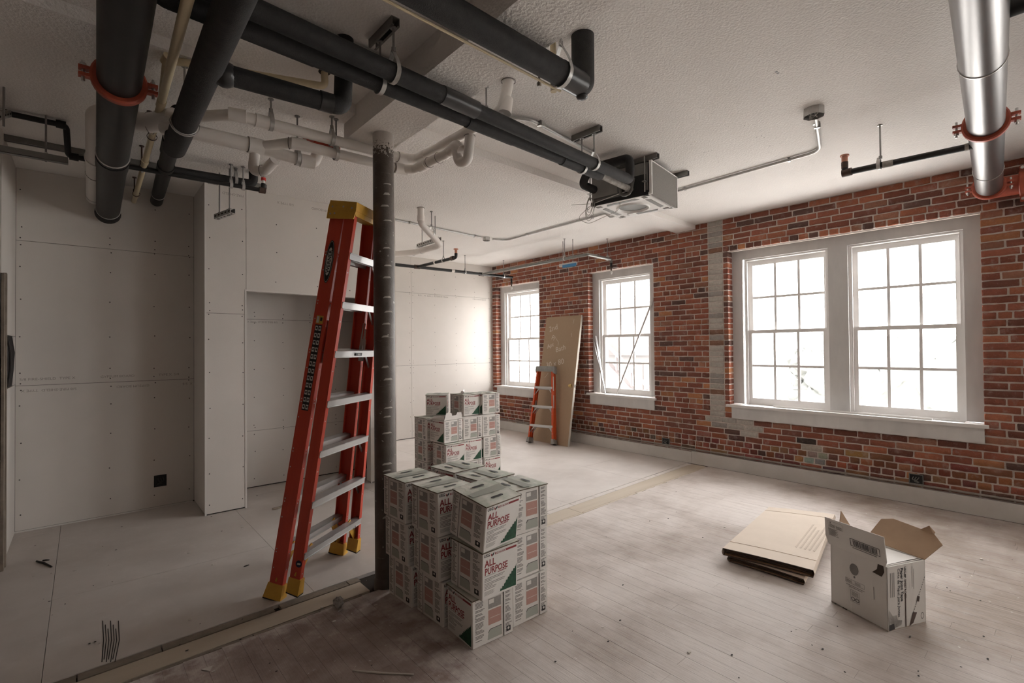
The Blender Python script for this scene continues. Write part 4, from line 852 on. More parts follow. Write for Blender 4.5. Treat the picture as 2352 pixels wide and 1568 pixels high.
# -- outlet boxes and conduit low on the brick wall
t = thing('conduit', 'steel conduit running along the brick just above the baseboard', 'conduit', (5.885, 3, .2)); MB().tube([(5.886, -1, .186), (5.886, 7.2, .186)], .011, 10).build('tube', MT['mortar_pipe'] if 'mortar_pipe' in MT else mat('mortar_pipe', (.30, .265, .23), .6, .2, c2=(.2, .17, .15), nscale=20, amt=.6), t)
def outlet(label, p, axis='x', s=1):
    t = thing('outlet_box', label, 'outlet box', p); x, y, z = p
    if axis == 'x':
        g = MB(); g.box((x-.02, y-.053, z-.05), (x-.0, y+.053, z-.045)); g.box((x-.02, y-.053, z+.045), (x, y+.053, z+.05)); g.box((x-.02, y-.053, z-.05), (x, y-.048, z+.05)); g.box((x-.02, y+.048, z-.05), (x, y+.053, z+.05)); g.build('box', MT['strut_steel'], t, smooth=False)
        MB().box((x-.004, y-.048, z-.045), (x, y+.048, z+.045)).build('back_plate', MT['hvac_dark'], t, smooth=False); g = MB()
        for k in range(3): g.tube(fillet([(x-.004, y-.02+.02*k, z+.02), (x-.026, y-.01+.02*k, z), (x-.02, y+.015-.02*k, z-.02), (x-.006, y-.01, z-.03)], .02), .004, 6)
    else:
        MB().box((x-.05, y-.001, z-.055), (x+.05, y+.02, z+.055)).build('box', MT['hvac_dark'], t, smooth=False); g = MB()
        for k in range(3): g.tube(fillet([(x-.02+.02*k, y-.002, z+.03), (x-.01+.02*k, y-.012, z), (x+.015-.02*k, y-.004, z-.03)], .02), .005, 6)
    tag(g.build('loose_wires', MT['strut_steel'] if axis == 'x' else MT['screw_dark'], t), kind='stuff')
outlet('open steel outlet box in the brick beside the strip-lined window', (5.893, 3.646, .225)); outlet('open steel outlet box in the brick under the wide window', (5.893, 1.02, .235)); outlet('open steel outlet box in the brick under the corner window', (5.893, 6.05, .23)); outlet('dark open outlet hole low in the grey nook wall', (.564, YN-.003, .255), 'y')
t = thing('cable_slot', 'tall dark slot with cables cut into the left return wall', 'panel box', (-.43, 5.45, 1.43)); MB().box((-.437, 5.232, 1.232), (-.433, 5.678, 1.628)).build('back_plate', MT['hvac_dark'], t, smooth=False); g = MB()
for k in range(4): g.tube(fillet([(-.43, 5.3+.09*k, 1.62), (-.415, 5.33+.08*k, 1.5), (-.42, 5.4+.05*k, 1.36), (-.432, 5.35+.07*k, 1.24)], .06), .007, 6)
tag(g.build('loose_cables', MT['screw_dark'], t), kind='stuff')
g = MB()
for u, v in ((1783, 165), (1787, 168), (1710, 288), (1749, 312), (1755, 316), (1738, 315), (1768, 335), (1587, 331), (1617, 350), (1622, 349), (1628, 347), (1635, 345), (1650, 372)):
    c = PZ(u, v, ZC-.0008); g.disc(c, (0, 0, -1), .008 if v < 200 else .004, 7)
tag(g.build('plaster_specks', MT['screw_dark'], bpy.data.objects['ceiling']), kind='stuff')
# ================================================================ LADDERS
def stepladder(name, label, loc, rot, L, wb, wt, n, s0, dz, rm, cm, fm, big=True):
    t = thing(name, label, 'ladder', loc, rot); B = lambda nm, m, mt, p=t, **k: m.build(nm, MT[mt], p, local=True, **k)
    hw = lambda s: wb+(wt-wb)*s/L
    d = .074 if big else .058; yf0, yf1, yr0, yr1 = -d-.002, -.006, .0, (.098 if big else d)-.006; lift = .062 if big else .01; ztop = L-.06; op = .036 if big else .012; sh = lambda s_, sec_: (-op*(1-s_/L) if sec_ == 0 else 0)
    for (y0, y1, sb, sec) in ((yf0, yf1, lift, 0), (yr0, yr1, 0.0, 1)):
        for sd in (-1, 1):
            m = MB(); s1 = ztop; a0, a1 = hw(sb), hw(s1); th = .005; fw = .03 if big else .024
            def seg(xi0, xo0, ya, yb):
                e0, e1 = sh(sb, sec), sh(s1, sec); m.hexa([(sd*(a0-xi0), ya+e0, sb), (sd*(a0-xo0), ya+e0, sb), (sd*(a0-xo0), yb+e0, sb), (sd*(a0-xi0), yb+e0, sb)], [(sd*(a1-xi0), ya+e1, s1), (sd*(a1-xo0), ya+e1, s1), (sd*(a1-xo0), yb+e1, s1), (sd*(a1-xi0), yb+e1, s1)])
            seg(0, th, y0, y1); seg(th, fw, y0, y0+.005); seg(th, fw, y1-.005, y1)
            ro = B('rail', m, rm, smooth=False)
            # boot
            y0_, y1_ = y0, y1; y0, y1 = y0+sh(0, sec), y1+sh(0, sec)
            h = .105 if big else .09; g = MB(); e = .006; xi = fw+.004
            b0 = hw(sb); b1 = hw(sb+h)
            zb = sb-.012; p = (y0+y1)/2
            def ring_(s, k, x0): return [(sd*(x0+k), y0-k, s), (sd*(x0-xi), y0-k, s), (sd*(x0-xi), y1+k, s), (sd*(x0+k), y1+k, s)]
            dn = -.006 if sec == 0 else 0
            if big and sec == 0: lo = [(sd*(b0+e+.004), p-.010, zb-.02), (sd*(b0-xi-.01), p-.03, zb-.01), (sd*(b0-xi-.01), y1+e, zb+.012), (sd*(b0+e+.004), y1+e, zb+.012)]
            else: lo = [(sd*(b0+e+.012), y0-e-.008, zb+.012-dn), (sd*(b0-xi-.006), y0-e-.008, zb+.012), (sd*(b0-xi-.006), y1+e+.012, zb+.012), (sd*(b0+e+.012), y1+e+.012, zb+.012)]
            if sec == 0 and big: lo[0] = (sd*(b0+e+.004), y0-e, zb+.004); lo[1] = (sd*(b0-xi-.01), y0-e, zb+.004)
            g.hexa(lo, ring_(sb+h*.8, e, b1)); bo = B('boot', g, fm, smooth=False)
            q = MB(); q.hexa([(x, y, z-.008) for x, y, z in lo], lo); B('tread_pad', q, 'rubber', bo, smooth=False)
            if big:
                q = MB(); q.bar((sd*(hw(.09)-.012), p, .09+sb), (sd*(hw(.27)-.13), p, s0-.012+sb*.2), .05, .006, (0, 1, 0)); B('boot_brace', q, fm, smooth=False)
            y0, y1 = y0_, y1_
    # treads on both sections with diagonal braces
    for sec, (y0, y1) in enumerate(((yf0, yf1), (yr0, yr1))):
        for k in range(n):
            s = s0+dz*k+(0 if sec == 0 else -.012); x = hw(s)-.006; g = MB(); dy = sh(s, sec); fr, bk = (y0-.004+dy, y0+(.046 if big else .04)+dy) if sec == 0 else (y1-(.05 if big else .035), y1+.004); h = .042 if big else .034
            g.box((-x, fr, s-.004), (x, bk, s)); g.box((-x, fr, s-h), (x, fr+.004, s)); g.box((-x, bk-.004, s-h), (x, bk, s)); g.box((-x, fr-.003, s-h), (x, fr, s-h+.004)); g.box((-x, fr-.003, s-.008), (x, fr, s-.002))
            B('step', g, 'aluminium', smooth=False)
            if (sec == 0 and k != n//2) or k < 2:
                for sd in (-1, 1):
                    q = MB(); q.bar((sd*(hw(s-.12)-.008), (y0+y1)/2+dy, s-.125), (sd*(x-.085), (y0+y1)/2+dy, s-.012), .016, .004, (0, 1, 0)); B('brace', q, 'aluminium', smooth=False)
    # top cap
    g = MB(); a, b_ = wt+.022, wt+.016; y0, y1 = yf0-.016, yr1+.012; z0, zt = L-.085, L
    g.hexa([(-a, y0, z0+.03), (a, y0, z0+.03), (a, y1, z0+.03), (-a, y1, z0+.03)], [(-b_, y0+.006, zt), (b_, y0+.006, zt), (b_, y1-.006, zt), (-b_, y1-.006, zt)])
    for sd in (-1, 1):
        g.hexa([(sd*a, y0+.012, z0-.02), (sd*(a-.008), y0+.012, z0-.02), (sd*(a-.008), y1+.002, z0-.03), (sd*a, y1+.002, z0-.03)], [(sd*a, y0, z0+.031), (sd*(a-.008), y0, z0+.031), (sd*(a-.008), y1, z0+.031), (sd*a, y1, z0+.031)])
    g.box((-a+.01, y0+.004, z0), (a-.01, y0+.012, z0+.032))
    co = B('top_cap', g, cm, smooth=False)
    q = MB(); q.box((-b_+.03, y0+.03, zt-.001), (b_-.03, y1-.03, zt+.0012)); B('tool_tray', q, fm if big else cm, co, smooth=False)
    q = MB()
    for sd in (-1, 1):
        for yy, zz in ((y0+.03, z0+.045), (y0+.09, z0+.05), (y1-.03, z0+.045), (y1-.05, z0+.005), (y1-.02, z0)): q.disc((sd*(a+.0008), yy, zz), (sd, 0, 0), .006, 8)
    tag(B('bolt_heads', q, 'galvanised', co), kind='stuff')
    q = MB()
    for sec, yy in ((0, yf0-.0006), (1, yr0+.002), (2, yf1-.002)):
        for sd in (-1, 1):
            for k in range(n):
                for dzz in (-.012, -.03, -.125):
                    s = s0+dz*k+dzz; q.disc((sd*(hw(s)-.015), yf0-.0008+sh(s, 0) if sec == 0 else yr0-.0008, s), (0, -1, 0), .0042, 7)
                    if sec == 1: q.disc((sd*(hw(s)+.0008), yr1-.012, s), (sd, 0, 0), .004, 7)
    tag(B('rivets', q, 'zinc'), kind='stuff')
    # spreaders
    for sd in (-1, 1):
        s = s0+dz*(n-3)-.06 if big else s0+dz-.05; q = MB(); x = sd*(hw(s)-.036)
        q.bar((x, yf1-.01, s), (x, yf1-.004, s+.20 if big else s+.12), .022, .004, (1, 0, 0)); q.bar((x, yr0+.012, s+.02), (x, yr0+.004, s+.24 if big else s+.13), .022, .004, (1, 0, 0)); q.cbox((x-sd*.0, yf1+.0, s), (.03, .03, .05)); B('spreader', q, 'galvanised', smooth=False)
    return t, B, hw, (yf0, yf1, yr0, yr1)
lad, B, hw, (yf0, yf1, yr0, yr1) = stepladder('stepladder', 'tall red fibreglass twin stepladder, folded, with yellow cap, leaning on the round column', (1.176, 3.372, 0.0), (R(8.5), 0, R(35.3)), 2.44, .343, .191, 7, .30, .305, 'fibreglass_red', 'cap_yellow', 'cap_yellow')
def web(s, y, off=.001):      # frame on the outer left web, text x axis up the rail, y axis towards the rear
    sl = (hw(1)-hw(0)); up = V((-sl*-1*-1, 0, 1)); up = V((sl*-1, 0, 1)).normalized()
    return frame((-hw(s)-off, y, s), up, (0, 1, 0))
m = MB(); M = web(2.06, (yr0+yr1)/2+.002)
el = lambda a, b_, z: [(a*math.cos(2*math.pi*k/28), b_*math.sin(2*math.pi*k/28), z) for k in range(28)]
m.m = 0; m.poly(el(.135, .029, .0), M); m.m = 1; m.poly(el(.128, .0255, .0005), M); m.m = 0; m.poly(el(.126, .024, .0008), M); m.m = 1; m.poly(el(.088, .0185, .0013), M); m.m = 0
put_text(m, 'WERNER', .034, M @ Matrix.Translation((0, -.012, .0018)), .0008, 'CENTER', 1.05)
m.build('brand_badge', [MT['label_black'], MT['label_white']], lad, local=True, smooth=False)
m = MB(); M = web(1.40, (yr0+yr1)/2); m.m = 0; m.poly([(-.265, -.024, 0), (.265, -.024, 0), (.265, .024, 0), (-.265, .024, 0)], M); m.m = 1
for k in range(12):
    for q in (-1, 1):
        x = -.243+k*.0442; m.m = 1; m.poly([(x-.014, q*.0115-.0085, .0006), (x+.014, q*.0115-.0085, .0006), (x+.014, q*.0115+.0085, .0006), (x-.014, q*.0115+.0085, .0006)], M); m.m = 0; m.poly([(x-.008, q*.0115-.004, .001), (x+.006, q*.0115-.006, .001), (x+.009, q*.0115+.003, .001), (x-.002, q*.0115+.0055, .001)], M)
m.m = 2; m.poly([(.272, -.024, 0), (.322, -.024, 0), (.322, .024, 0), (.272, .024, 0)], M); m.m = 1; m.poly([(.277, .004, .0006), (.317, .004, .0006), (.317, .02, .0006), (.277, .02, .0006)], M); m.m = 0; m.poly([(.29, -.018, .0006), (.312, -.018, .0006), (.312, -.004, .0006), (.29, -.004, .0006)], M)
m.build('safety_label', [MT['label_black'], MT['label_white'], MT['label_yellow']], lad, local=True, smooth=False)
m = MB(); M = web(.235, (yf0+yf1)/2-.045, .0012); m.m = 0; m.poly(el(.021, .021, 0), M); m.m = 1; m.poly([(-.004, -.011, .0005), (.006, -.013, .0005), (.004, .009, .0005), (-.006, .011, .0005)], M); m.build('inspection_sticker', [MT['label_blue'], MT['label_white']], lad, local=True, smooth=False)
m = MB(); s = .30+.305*4; m.m = 0; m.poly([(-.02, yf0-.0082-.019, s-.032), (.05, yf0-.0082-.019, s-.032), (.05, yf0-.0082-.019, s-.012), (-.02, yf0-.0082-.019, s-.012)]); m.m = 1; m.poly([(.0, yf0-.0086-.019, s-.028), (.03, yf0-.0086-.019, s-.028), (.03, yf0-.0086-.019, s-.016), (.0, yf0-.0086-.019, s-.016)]); m.build('step_label', [MT['label_black'], MT['ink_grey']], lad, local=True, smooth=False)
m = MB(); put_text(m, 'x 3', .03, frame((.2, yf0-.0085-.044, .262), (1, 0, 0), (0, 0, 1)), .001); m.build('marker_note', MT['label_black'], lad, local=True, smooth=False)
lad2, B2, hw2, yy2 = stepladder('stepladder', 'short orange fibreglass stepladder with grey cap, folded against the brown door', (5.395, 5.51, .010), (R(-8.5), 0, R(-72)), 1.2, .225, .135, 3, .285, .297, 'fibreglass_orange', 'cap_grey', 'cap_grey', False)
m = MB()
for z0, z1 in ((.82, 1.04), (.55, .75)):
    x = lambda s: hw2(s)+.001
    m.add([(x(z0), yy2[0]+.012, z0), (x(z0), yy2[1]-.012, z0), (x(z1), yy2[1]-.012, z1), (x(z1), yy2[0]+.012, z1)], [(0, 1, 2, 3)])
m.build('paper_labels', MT['label_white'], lad2, local=True, smooth=False)
# ================================================================ DOOR SLAB leaning on the brick
dl = math.atan2(.345, 2.0)
door = thing('door_slab', 'plain brown hardboard door slab with chalk writing, leaning on the brick between windows', 'door', (5.515, 5.085, 0), (0, dl, 0))
D = lambda nm, m, mt, p=door, **k: m.build(nm, MT[mt], p, local=True, **k)
D('face', MB().box((0, 0, 0), (.003, .762, 2.032)), 'door_mdf', smooth=False); D('edge_frame', MB().box((.003, -.001, .0), (.041, .763, 2.032)), 'door_edge', smooth=False); D('back_face', MB().box((.041, 0, 0), (.044, .762, 2.032)), 'door_mdf', smooth=False)
k_ = D('knob', MB().tube([(0, .065, .92), (-.012, .065, .92), (-.02, .065, .92), (-.034, .065, .92), (-.044, .065, .92)], [.03, .028, .012, .022, .014], 14), 'brass'); D('latch', MB().box((.012, -.003, .90), (.032, 0, .945)), 'screw_dark', smooth=False)
m = MB()
def chalk(pts, w=.004):
    for (y0, z0), (y1, z1) in zip(pts[:-1], pts[1:]): m.bar((-.0006, y0, z0), (-.0006, y1, z1), w, .0008, (1, 0, 0))
def scrawl(s, y, z, size, tilt=0):
    put_text(m, s, size, Matrix.Translation((-.0008, y, z)) @ frame((0, 0, 0), (0, -1, 0), (0, 0, 1)) @ Matrix.Rotation(R(tilt), 4, 'Z'), -.0008, 'LEFT')
scrawl('2nd', .66, 1.78, .13, 14); scrawl('Fl', .60, 1.66, .11, -20); scrawl('Apt', .66, 1.50, .10, 18); scrawl('Bath', .46, 1.44, .12, 14); scrawl('30 x 80', .64, 1.18, .13, 12); chalk([(.58, 1.10), (.65, 1.02)]); chalk([(.14, 1.97), (.15, 1.90)]); chalk([(.16, 1.75), (.155, 1.69)]); chalk([(.52, 1.70), (.42, 1.60), (.43, 1.55)])
D('chalk_writing', m, 'chalk', smooth=False)
# ================================================================ JOINT COMPOUND CARTONS
CW, CD, CHT = .243, .255, .241
INK = [MT[q] for q in ('ink_black', 'ink_red', 'ink_green', 'ink_line', 'ink_pink', 'ink_grey', 'ink_pale', 'carton_white', 'ink_palegreen')]
def rect(m, M, x0, x1, y0, y1, z=.0004): m.poly([(x0, y0, z), (x1, y0, z), (x1, y1, z), (x0, y1, z)], M)
def print_front(m, M, w, h):
    r = random.Random(5)
    m.m = 0; put_text(m, 'USG', .021, M @ Matrix.Translation((.035*w, .885*h, .0004)), .0007, 'LEFT')
    m.m = 1; m.poly([(.225*w, .93*h, .0004), (.225*w, .885*h, .0004), (.255*w, .855*h, .0004), (.255*w, .905*h, .0004)], M); m.m = 0; m.poly([(.26*w, .905*h, .0004), (.26*w, .855*h, .0004), (.315*w, .90*h, .0004), (.315*w, .945*h, .0004)], M)
    m.m = 1; rect(m, M, .34*w, .95*w, .877*h, .922*h); m.m = 7; put_text(m, 'SHEETROCK', .0125, M @ Matrix.Translation((.36*w, .884*h, .0008)), .0003, 'LEFT')
    m.m = 1; put_text(m, 'ALL', .047, M @ Matrix.Translation((.06*w, .68*h, .0004)), .0013, 'LEFT', .92); put_text(m, 'PURPOSE', .047, M @ Matrix.Translation((.06*w, .515*h, .0004)), .0013, 'LEFT', .80)
    rect(m, M, .42*w, .66*w, .482*h, .498*h); m.m = 6; rect(m, M, .06*w, .36*w, .480*h, .497*h)
    m.m = 3
    for k, (ln) in enumerate((.55, .50, .20, .57, .55, .22, .33, .30)):
        y = .425-.030*k-(.012 if k > 2 else 0); rect(m, M, .06*w, (.06+ln)*w, y*h, (y+.012)*h)
    m.m = 6
    for k in range(4): rect(m, M, .06*w, (.30+.03*(k % 2))*w, (.085+.022*k)*h, (.099+.022*k)*h)
    m.m = 2; pts = [(.955*w, .03*h, .0004)]; x, y = .955, .52
    pts.append((x*w, y*h, .0004)); pts.append((.93*w, .44*h, .0004))
    for k in range(9):
        x2 = .92-.052*k; y2 = .46-.046*k+r.uniform(-.012, .012); pts += [(x2*w, y2*h, .0004), ((x2-.012)*w, (y2-.05)*h, .0004)]
    pts.append((.43*w, .05*h, .0004)); m.poly([p for p in pts], M)
def print_side(m, M, w, h, fleft, icon):
    """fleft: the front lies to the left of this face as seen"""
    X = (lambda a, b_: (a*w, b_*w)) if fleft else (lambda a, b_: (w-b_*w, w-a*w)); r = random.Random(11)
    def lines(a, b_, y0, y1, pitch, mt, rag=.4):
        m.m = mt; y = y1
        while y > y0:
            if r.random() > .10:
                x0, x1 = X(a, b_); rect(m, M, x0, x1-(x1-x0)*rag*r.random(), y*h, (y+pitch*.58)*h)
            y -= pitch
    zs = ((.62, .90), (.36, .58), (.10, .32)) if fleft else ((.22, .92),)
    for y0, y1 in zs: lines(.07, .30, y0, y1, .026, 3, .35 if fleft else .55)
    m.m = 0
    if fleft:
        for y, s in ((.935, '1'), (.60, '2'), (.335, '3')): put_text(m, s, .011, M @ Matrix.Translation((.07*w, y*h, .0004)), .0004, 'LEFT')
    x0, x1 = X(.38, .70); m.m = 5; rect(m, M, x0, x1, .70*h, .91*h); m.m = 7; rect(m, M, x0+.02*w, x0+.14*w, .80*h, .89*h, .0008); m.m = 4; rect(m, M, x0, x1, .36*h, .67*h); m.m = 7; rect(m, M, x0+.03*w, x1-.02*w, .50*h, .508*h, .0008)
    m.m = 8; xa, xb = X(.36, .72); m.poly([(xa, .06*h, .0004), (xb, .06*h, .0004), (xb-.02*w, .20*h, .0004), (xb-.07*w, .26*h, .0004), (xa+.01*w, .26*h, .0004)] if not fleft else [(xa, .06*h, .0004), (xb, .06*h, .0004), (xb-.01*w, .26*h, .0004), (xa+.07*w, .26*h, .0004), (xa+.02*w, .20*h, .0004)], M)
    m.m = 0; m.poly([(xa+.01*w, .262*h, .0005), (xb-.07*w, .262*h, .0005), (xb-.02*w, .205*h, .0005), (xb-.01*w, .21*h, .0005), (xb-.06*w, .275*h, .0005), (xa+.01*w, .275*h, .0005)] if not fleft else [(xb-.01*w, .275*h, .0005), (xa+.06*w, .275*h, .0005), (xa+.01*w, .21*h, .0005), (xa+.02*w, .205*h, .0005), (xa+.07*w, .262*h, .0005), (xb-.01*w, .262*h, .0005)], M)
    x0, x1 = X(.755, .768); rect(m, M, x0, x1, .01*h, .985*h, .0036); lines_z = .0034
    y = .93; m.m = 3
    while y > .07:
        x0, x1 = X(.80, .96); rect(m, M, x0, x0+(x1-x0)*r.uniform(.5, 1), y*h, (y+.015)*h, .0036); y -= .027 if r.random() > .12 else .06
    m.m = 0
    x0, x1 = X(.10, .24) if not fleft else X(.82, .93)
    rect(m, M, x0, x1, .075*h, .185*h, .0037 if fleft else .0006); m.m = 7; q = [( (x0+x1)/2+.02*w*math.cos(a)*1.4, .14*h+.02*h*math.sin(a)*1.4, .0040 if fleft else .0010) for a in [k*math.pi/5 for k in range(10)]]; m.poly(q, M)
def make_carton():
    t = thing('joint_compound_carton', 'x', 'carton', (0, 0, 0)); w, d, h = CW/2, CD/2, CHT; e = .004
    m = MB(); pl = [(-w+e, -d), (w-e, -d), (w, -d+e), (w, d-e), (w-e, d), (-w+e, d), (-w, d-e), (-w, -d+e)]; m.prism(pl, .001, h-.004); m.build('body', MT['carton_white'], t, local=True, smooth=False)
    Mf = frame((-w, -d, 0), (1, 0, 0), (0, 0, 1)); Mb = frame((w, d, 0), (-1, 0, 0), (0, 0, 1)); Ml = frame((-w, d, 0), (0, -1, 0), (0, 0, 1)); Mr = frame((w, -d, 0), (0, 1, 0), (0, 0, 1))
    for s, xs in ((-1, -w), (1, w)):
        m = MB(); m.box((min(xs, xs+s*.0028), d*.53, .004), (max(xs, xs+s*.0028), d-.002, h-.006)); m.build('glue_flap', MT['carton_white'], t, local=True, smooth=False)
    for M_, nm in ((Mf, 'front_print'), (Mb, 'front_print')): m = MB(); print_front(m, M_, CW, h); m.build(nm, INK, t, local=True, smooth=False)
    m = MB(); print_side(m, Ml, CD, h, False, True); m.build('side_print', INK, t, local=True, smooth=False)
    m = MB(); print_side(m, Mr, CD, h, True, True); m.build('side_print', INK, t, local=True, smooth=False)
    return t
def make_lid(t):
    w, d, h = CW/2+.003, CD/2+.003, CHT; m = MB(); r = random.Random(2); nx, ny = 6, 6; vs = []; fs = []
    for i in range(nx+1):
        for j in range(ny+1):
            ed = i in (0, nx) or j in (0, ny); vs.append((-w+2*w*i/nx, -d+2*d*j/ny, h+(0 if ed else r.uniform(-.0015, .0045))))
    for i in range(nx):
        for j in range(ny): a = i*(ny+1)+j; fs.append((a, a+ny+1, a+ny+2, a+1))
    m.add(vs, fs); l = m.build('top_panel', MT['carton_green'], t, local=True)
    q = MB(); e = .0015
    for a, b_ in (((-w, -d), (w, -d)), ((w, -d), (w, d)), ((w, d), (-w, d)), ((-w, d), (-w, -d))): q.bar((*a, h-.0026), (*b_, h-.0026), .003, .005)
    q.build('panel_edge', MT['carton_kraft_edge'], t, local=True, smooth=False)
    for yy in (-.075, .07):
        q = MB(); q.poly([(x, y+yy, h+.0046) for x, y in [(-.034, -.009), (.034, -.009), (.041, -.003), (.041, .003), (.034, .009), (-.034, .009), (-.041, .003), (-.041, -.003)]]); q.build('hand_hole', MT['ink_black'], t, local=True, smooth=False)
    q = MB(); q.add([(-w*.9, -.02, h+.0052), (w*.9, -.035, h+.006), (w*.9, .03, h+.0055), (-w*.9, .02, h+.0056)], [(0, 1, 2, 3)]); q.build('tape_strip', MT['ink_palegreen'], t, local=True, smooth=False)
proto = make_carton(); protol = copy_tree(proto); make_lid(protol)
def carton(label, x, y, z, yaw=0, lid=False, tilt=(0, 0), group='joint compound cartons in the pile at the column'):
    o = copy_tree(protol if lid else proto); o.location = (x, y, z); o.rotation_euler = (R(tilt[0]), R(tilt[1]), R(yaw)); o['label'] = label; o['group'] = group; return o
LV = ('bottom', 'middle', 'top')
def col3(where, x, y, yaws, offs=((0, 0), (0, 0), (0, 0)), top=True):
    for k in range(3): carton('%s white joint-compound carton in the stack %s' % (LV[k], where), x+offs[k][0], y+offs[k][1], k*.2425, yaws[k], lid=(k == 2))
col3('touching the round steel column', 1.535, 2.695, (2, 1, 1), ((.02, -.005), (.0, .0), (-.005, .01)))
col3('second along from the column, ladder side', 1.565, 2.405, (1, 0, 2), ((.015, -.01), (.0, .0), (-.01, .0)))
col3('at the window-side end of the pile', 1.872, 2.135, (-91, -90, -92), ((0, 0), (.006, .004), (.003, -.004)))
col3('window side, middle of the pile', 1.868, 2.41, (-90, -91, -86)); col3('window side, farthest from the tape box', 1.865, 2.70, (-90, -90, -85))
carton('bottom carton of the leaning stack, its red lettering turned to the ladder', 1.598, 2.118, 0, -93, lid=True)
carton('middle carton of the leaning stack, shifted and turned', 1.612, 2.095, .2475, 2, lid=True, tilt=(2.0, 0))
carton('top carton of the leaning stack, tipped forward', 1.595, 2.075, .515, 5, lid=True, tilt=(9.0, -2))
G2 = 'joint compound cartons in the pile before the far wall'
def c2(label, x, y, k, yaw, lid=False, tilt=(0, 0), dz=0): return carton(label, x, y, k*.2425+dz, yaw, lid, tilt, G2)
w2_ = 'far pile white carton, '
c2(w2_+'floor level under the opened carton', 3.005, 4.52, 0, 0); c2(w2_+'directly under the opened carton', 3.005, 4.515, 1, 0, True)
c2(w2_+'floor level in the middle stack', 3.305, 4.60, 0, -90); c2(w2_+'second level of the middle stack', 3.305, 4.605, 1, 1); c2(w2_+'third level of the middle stack', 3.312, 4.61, 2, -91); c2(w2_+'topmost beside the foil roll', 3.385, 4.735, 3, 2, True)
c2(w2_+'floor level in the window-side stack', 3.585, 4.605, 0, 0); c2(w2_+'second level of the window-side stack', 3.59, 4.61, 1, -90); c2(w2_+'third level of the window-side stack', 3.575, 4.605, 2, -91); c2(w2_+'topmost of the window-side stack', 3.64, 4.69, 3, -90, True)
for k in range(3): c2(w2_+('floor level behind the opened carton', 'second level behind the opened carton', 'third level behind the opened carton')[k], 2.985, 4.87, k, 0, k == 2)
for k in range(3): c2(w2_+('floor level, rear middle', 'second level, rear middle', 'third level, rear middle')[k], 3.27, 4.885, k, 0)
c2(w2_+'topmost, turned cornerwise on the rear stack', 3.15, 4.97, 3, -38, True)
op = c2(w2_+'opened, with raised top flaps', 3.005, 4.565, 2, -84, False, dz=.006)
m = MB(); w, d, h = CW/2, CD/2, CHT
m.poly([(w, -d, h), (w, d, h), (w+.012, d-.02, h+.07), (w+.008, .05, h+.075), (w+.004, .035, h+.045), (w+.004, -.02, h+.045), (w+.01, -.035, h+.075), (w+.012, -d+.02, h+.08)]); m.poly([(-w, -d, h), (w, -d, h), (w-.02, -d+.02, h+.05), (-w+.03, -d+.04, h+.03)])
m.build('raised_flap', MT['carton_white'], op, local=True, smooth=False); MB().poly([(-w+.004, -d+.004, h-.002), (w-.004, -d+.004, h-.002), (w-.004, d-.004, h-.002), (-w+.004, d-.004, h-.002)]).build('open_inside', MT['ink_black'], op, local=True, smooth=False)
for o in (proto, protol):
    for c in list(o.children): bpy.data.objects.remove(c)
    bpy.data.objects.remove(o)
t = thing('foil_roll', 'crinkled silvery plastic roll lying on the far pile of cartons', 'roll', (3.36, 4.72, .99)); m = MB(); r = random.Random(4)
m.tube([(3.29+.024*k, 4.66+.03*k, .993+r.uniform(-.002, .003)) for k in range(7)], [.012+r.uniform(0, .009) for k in range(7)], 12); m.build('roll', MT['foil'], t)
# ================================================================ FLATTENED CARDBOARD
def flat(label, cs, z0, layers, seed, mt='kraft_pale', group='flattened cardboard boxes on the floor'):
    """folded-flat carton: a top and a bottom skin joined by folds, inner flaps between them"""
    r = random.Random(seed); t = thing('flattened_box', label, 'cardboard', (sum(c[0] for c in cs)/4, sum(c[1] for c in cs)/4, z0), group=group); T = .006
    P = [V((c[0], c[1], 0)) for c in cs]; ctr = sum(P, V())/4     # order: near-left, near-right, far-right, far-left
    H_ = layers*.011+.008
    def skin(z, ins, m_, nm, tw=0.):
        q = [p+(ctr-p)*ins for p in P]; m = MB(); nseg = 6; top = []; bot = []
        for i in range(nseg+1):
            f_ = i/nseg; a = q[0]+(q[1]-q[0])*f_; b_ = q[3]+(q[2]-q[3])*f_; s = math.sin(math.pi*f_)*.004
            top += [(a.x, a.y, z0+z+s), (b_.x, b_.y, z0+z+s+tw)]; bot += [(a.x, a.y, z0+z+s-T), (b_.x, b_.y, z0+z+s-T+tw)]
        n = len(top); vs = top+bot; fs = []
        for i in range(nseg):
            k = 2*i; fs += [(k, k+2, k+3, k+1), (n+k, n+k+1, n+k+3, n+k+2)]
        m.add(vs, fs); o = m.build(nm, MT[m_], t)
        e = MB(); fe = [(2*i, n+2*i, n+2*i+2, 2*i+2) for i in range(nseg)]+[(2*i+1, 2*i+3, n+2*i+3, n+2*i+1) for i in range(nseg)]+[(0, 1, n+1, n), (n-2, 2*n-2, 2*n-1, n-1)]
        e.add(vs, fe); e.build('cut_edge', MT['kraft_dark'], o, smooth=False); return o
    skin(H_, 0, mt, 'top_sheet'); skin(T+.001, .01, 'kraft', 'bottom_sheet')
    for k in range(layers):
        skin(T+.011*(k+1), .03+.035*r.random(), 'kraft', 'inner_flap')
    for i, j in ((0, 3), (1, 2)):
        m = MB(); a, b_ = P[i], P[j]; o = (P[i]-P[1-i] if i < 2 else V()); o = (P[i]-P[1 if i == 0 else 0]).normalized()*.008
        m.add([(a.x, a.y, z0+.002), (b_.x, b_.y, z0+.002), (b_.x+o.x, b_.y+o.y, z0+H_*.5), (a.x+o.x, a.y+o.y, z0+H_*.5), (b_.x, b_.y, z0+H_), (a.x, a.y, z0+H_)], [(0, 1, 2, 3), (3, 2, 4, 5)]); m.build('fold', MT['kraft_pale'], t)
    return t, H_, P
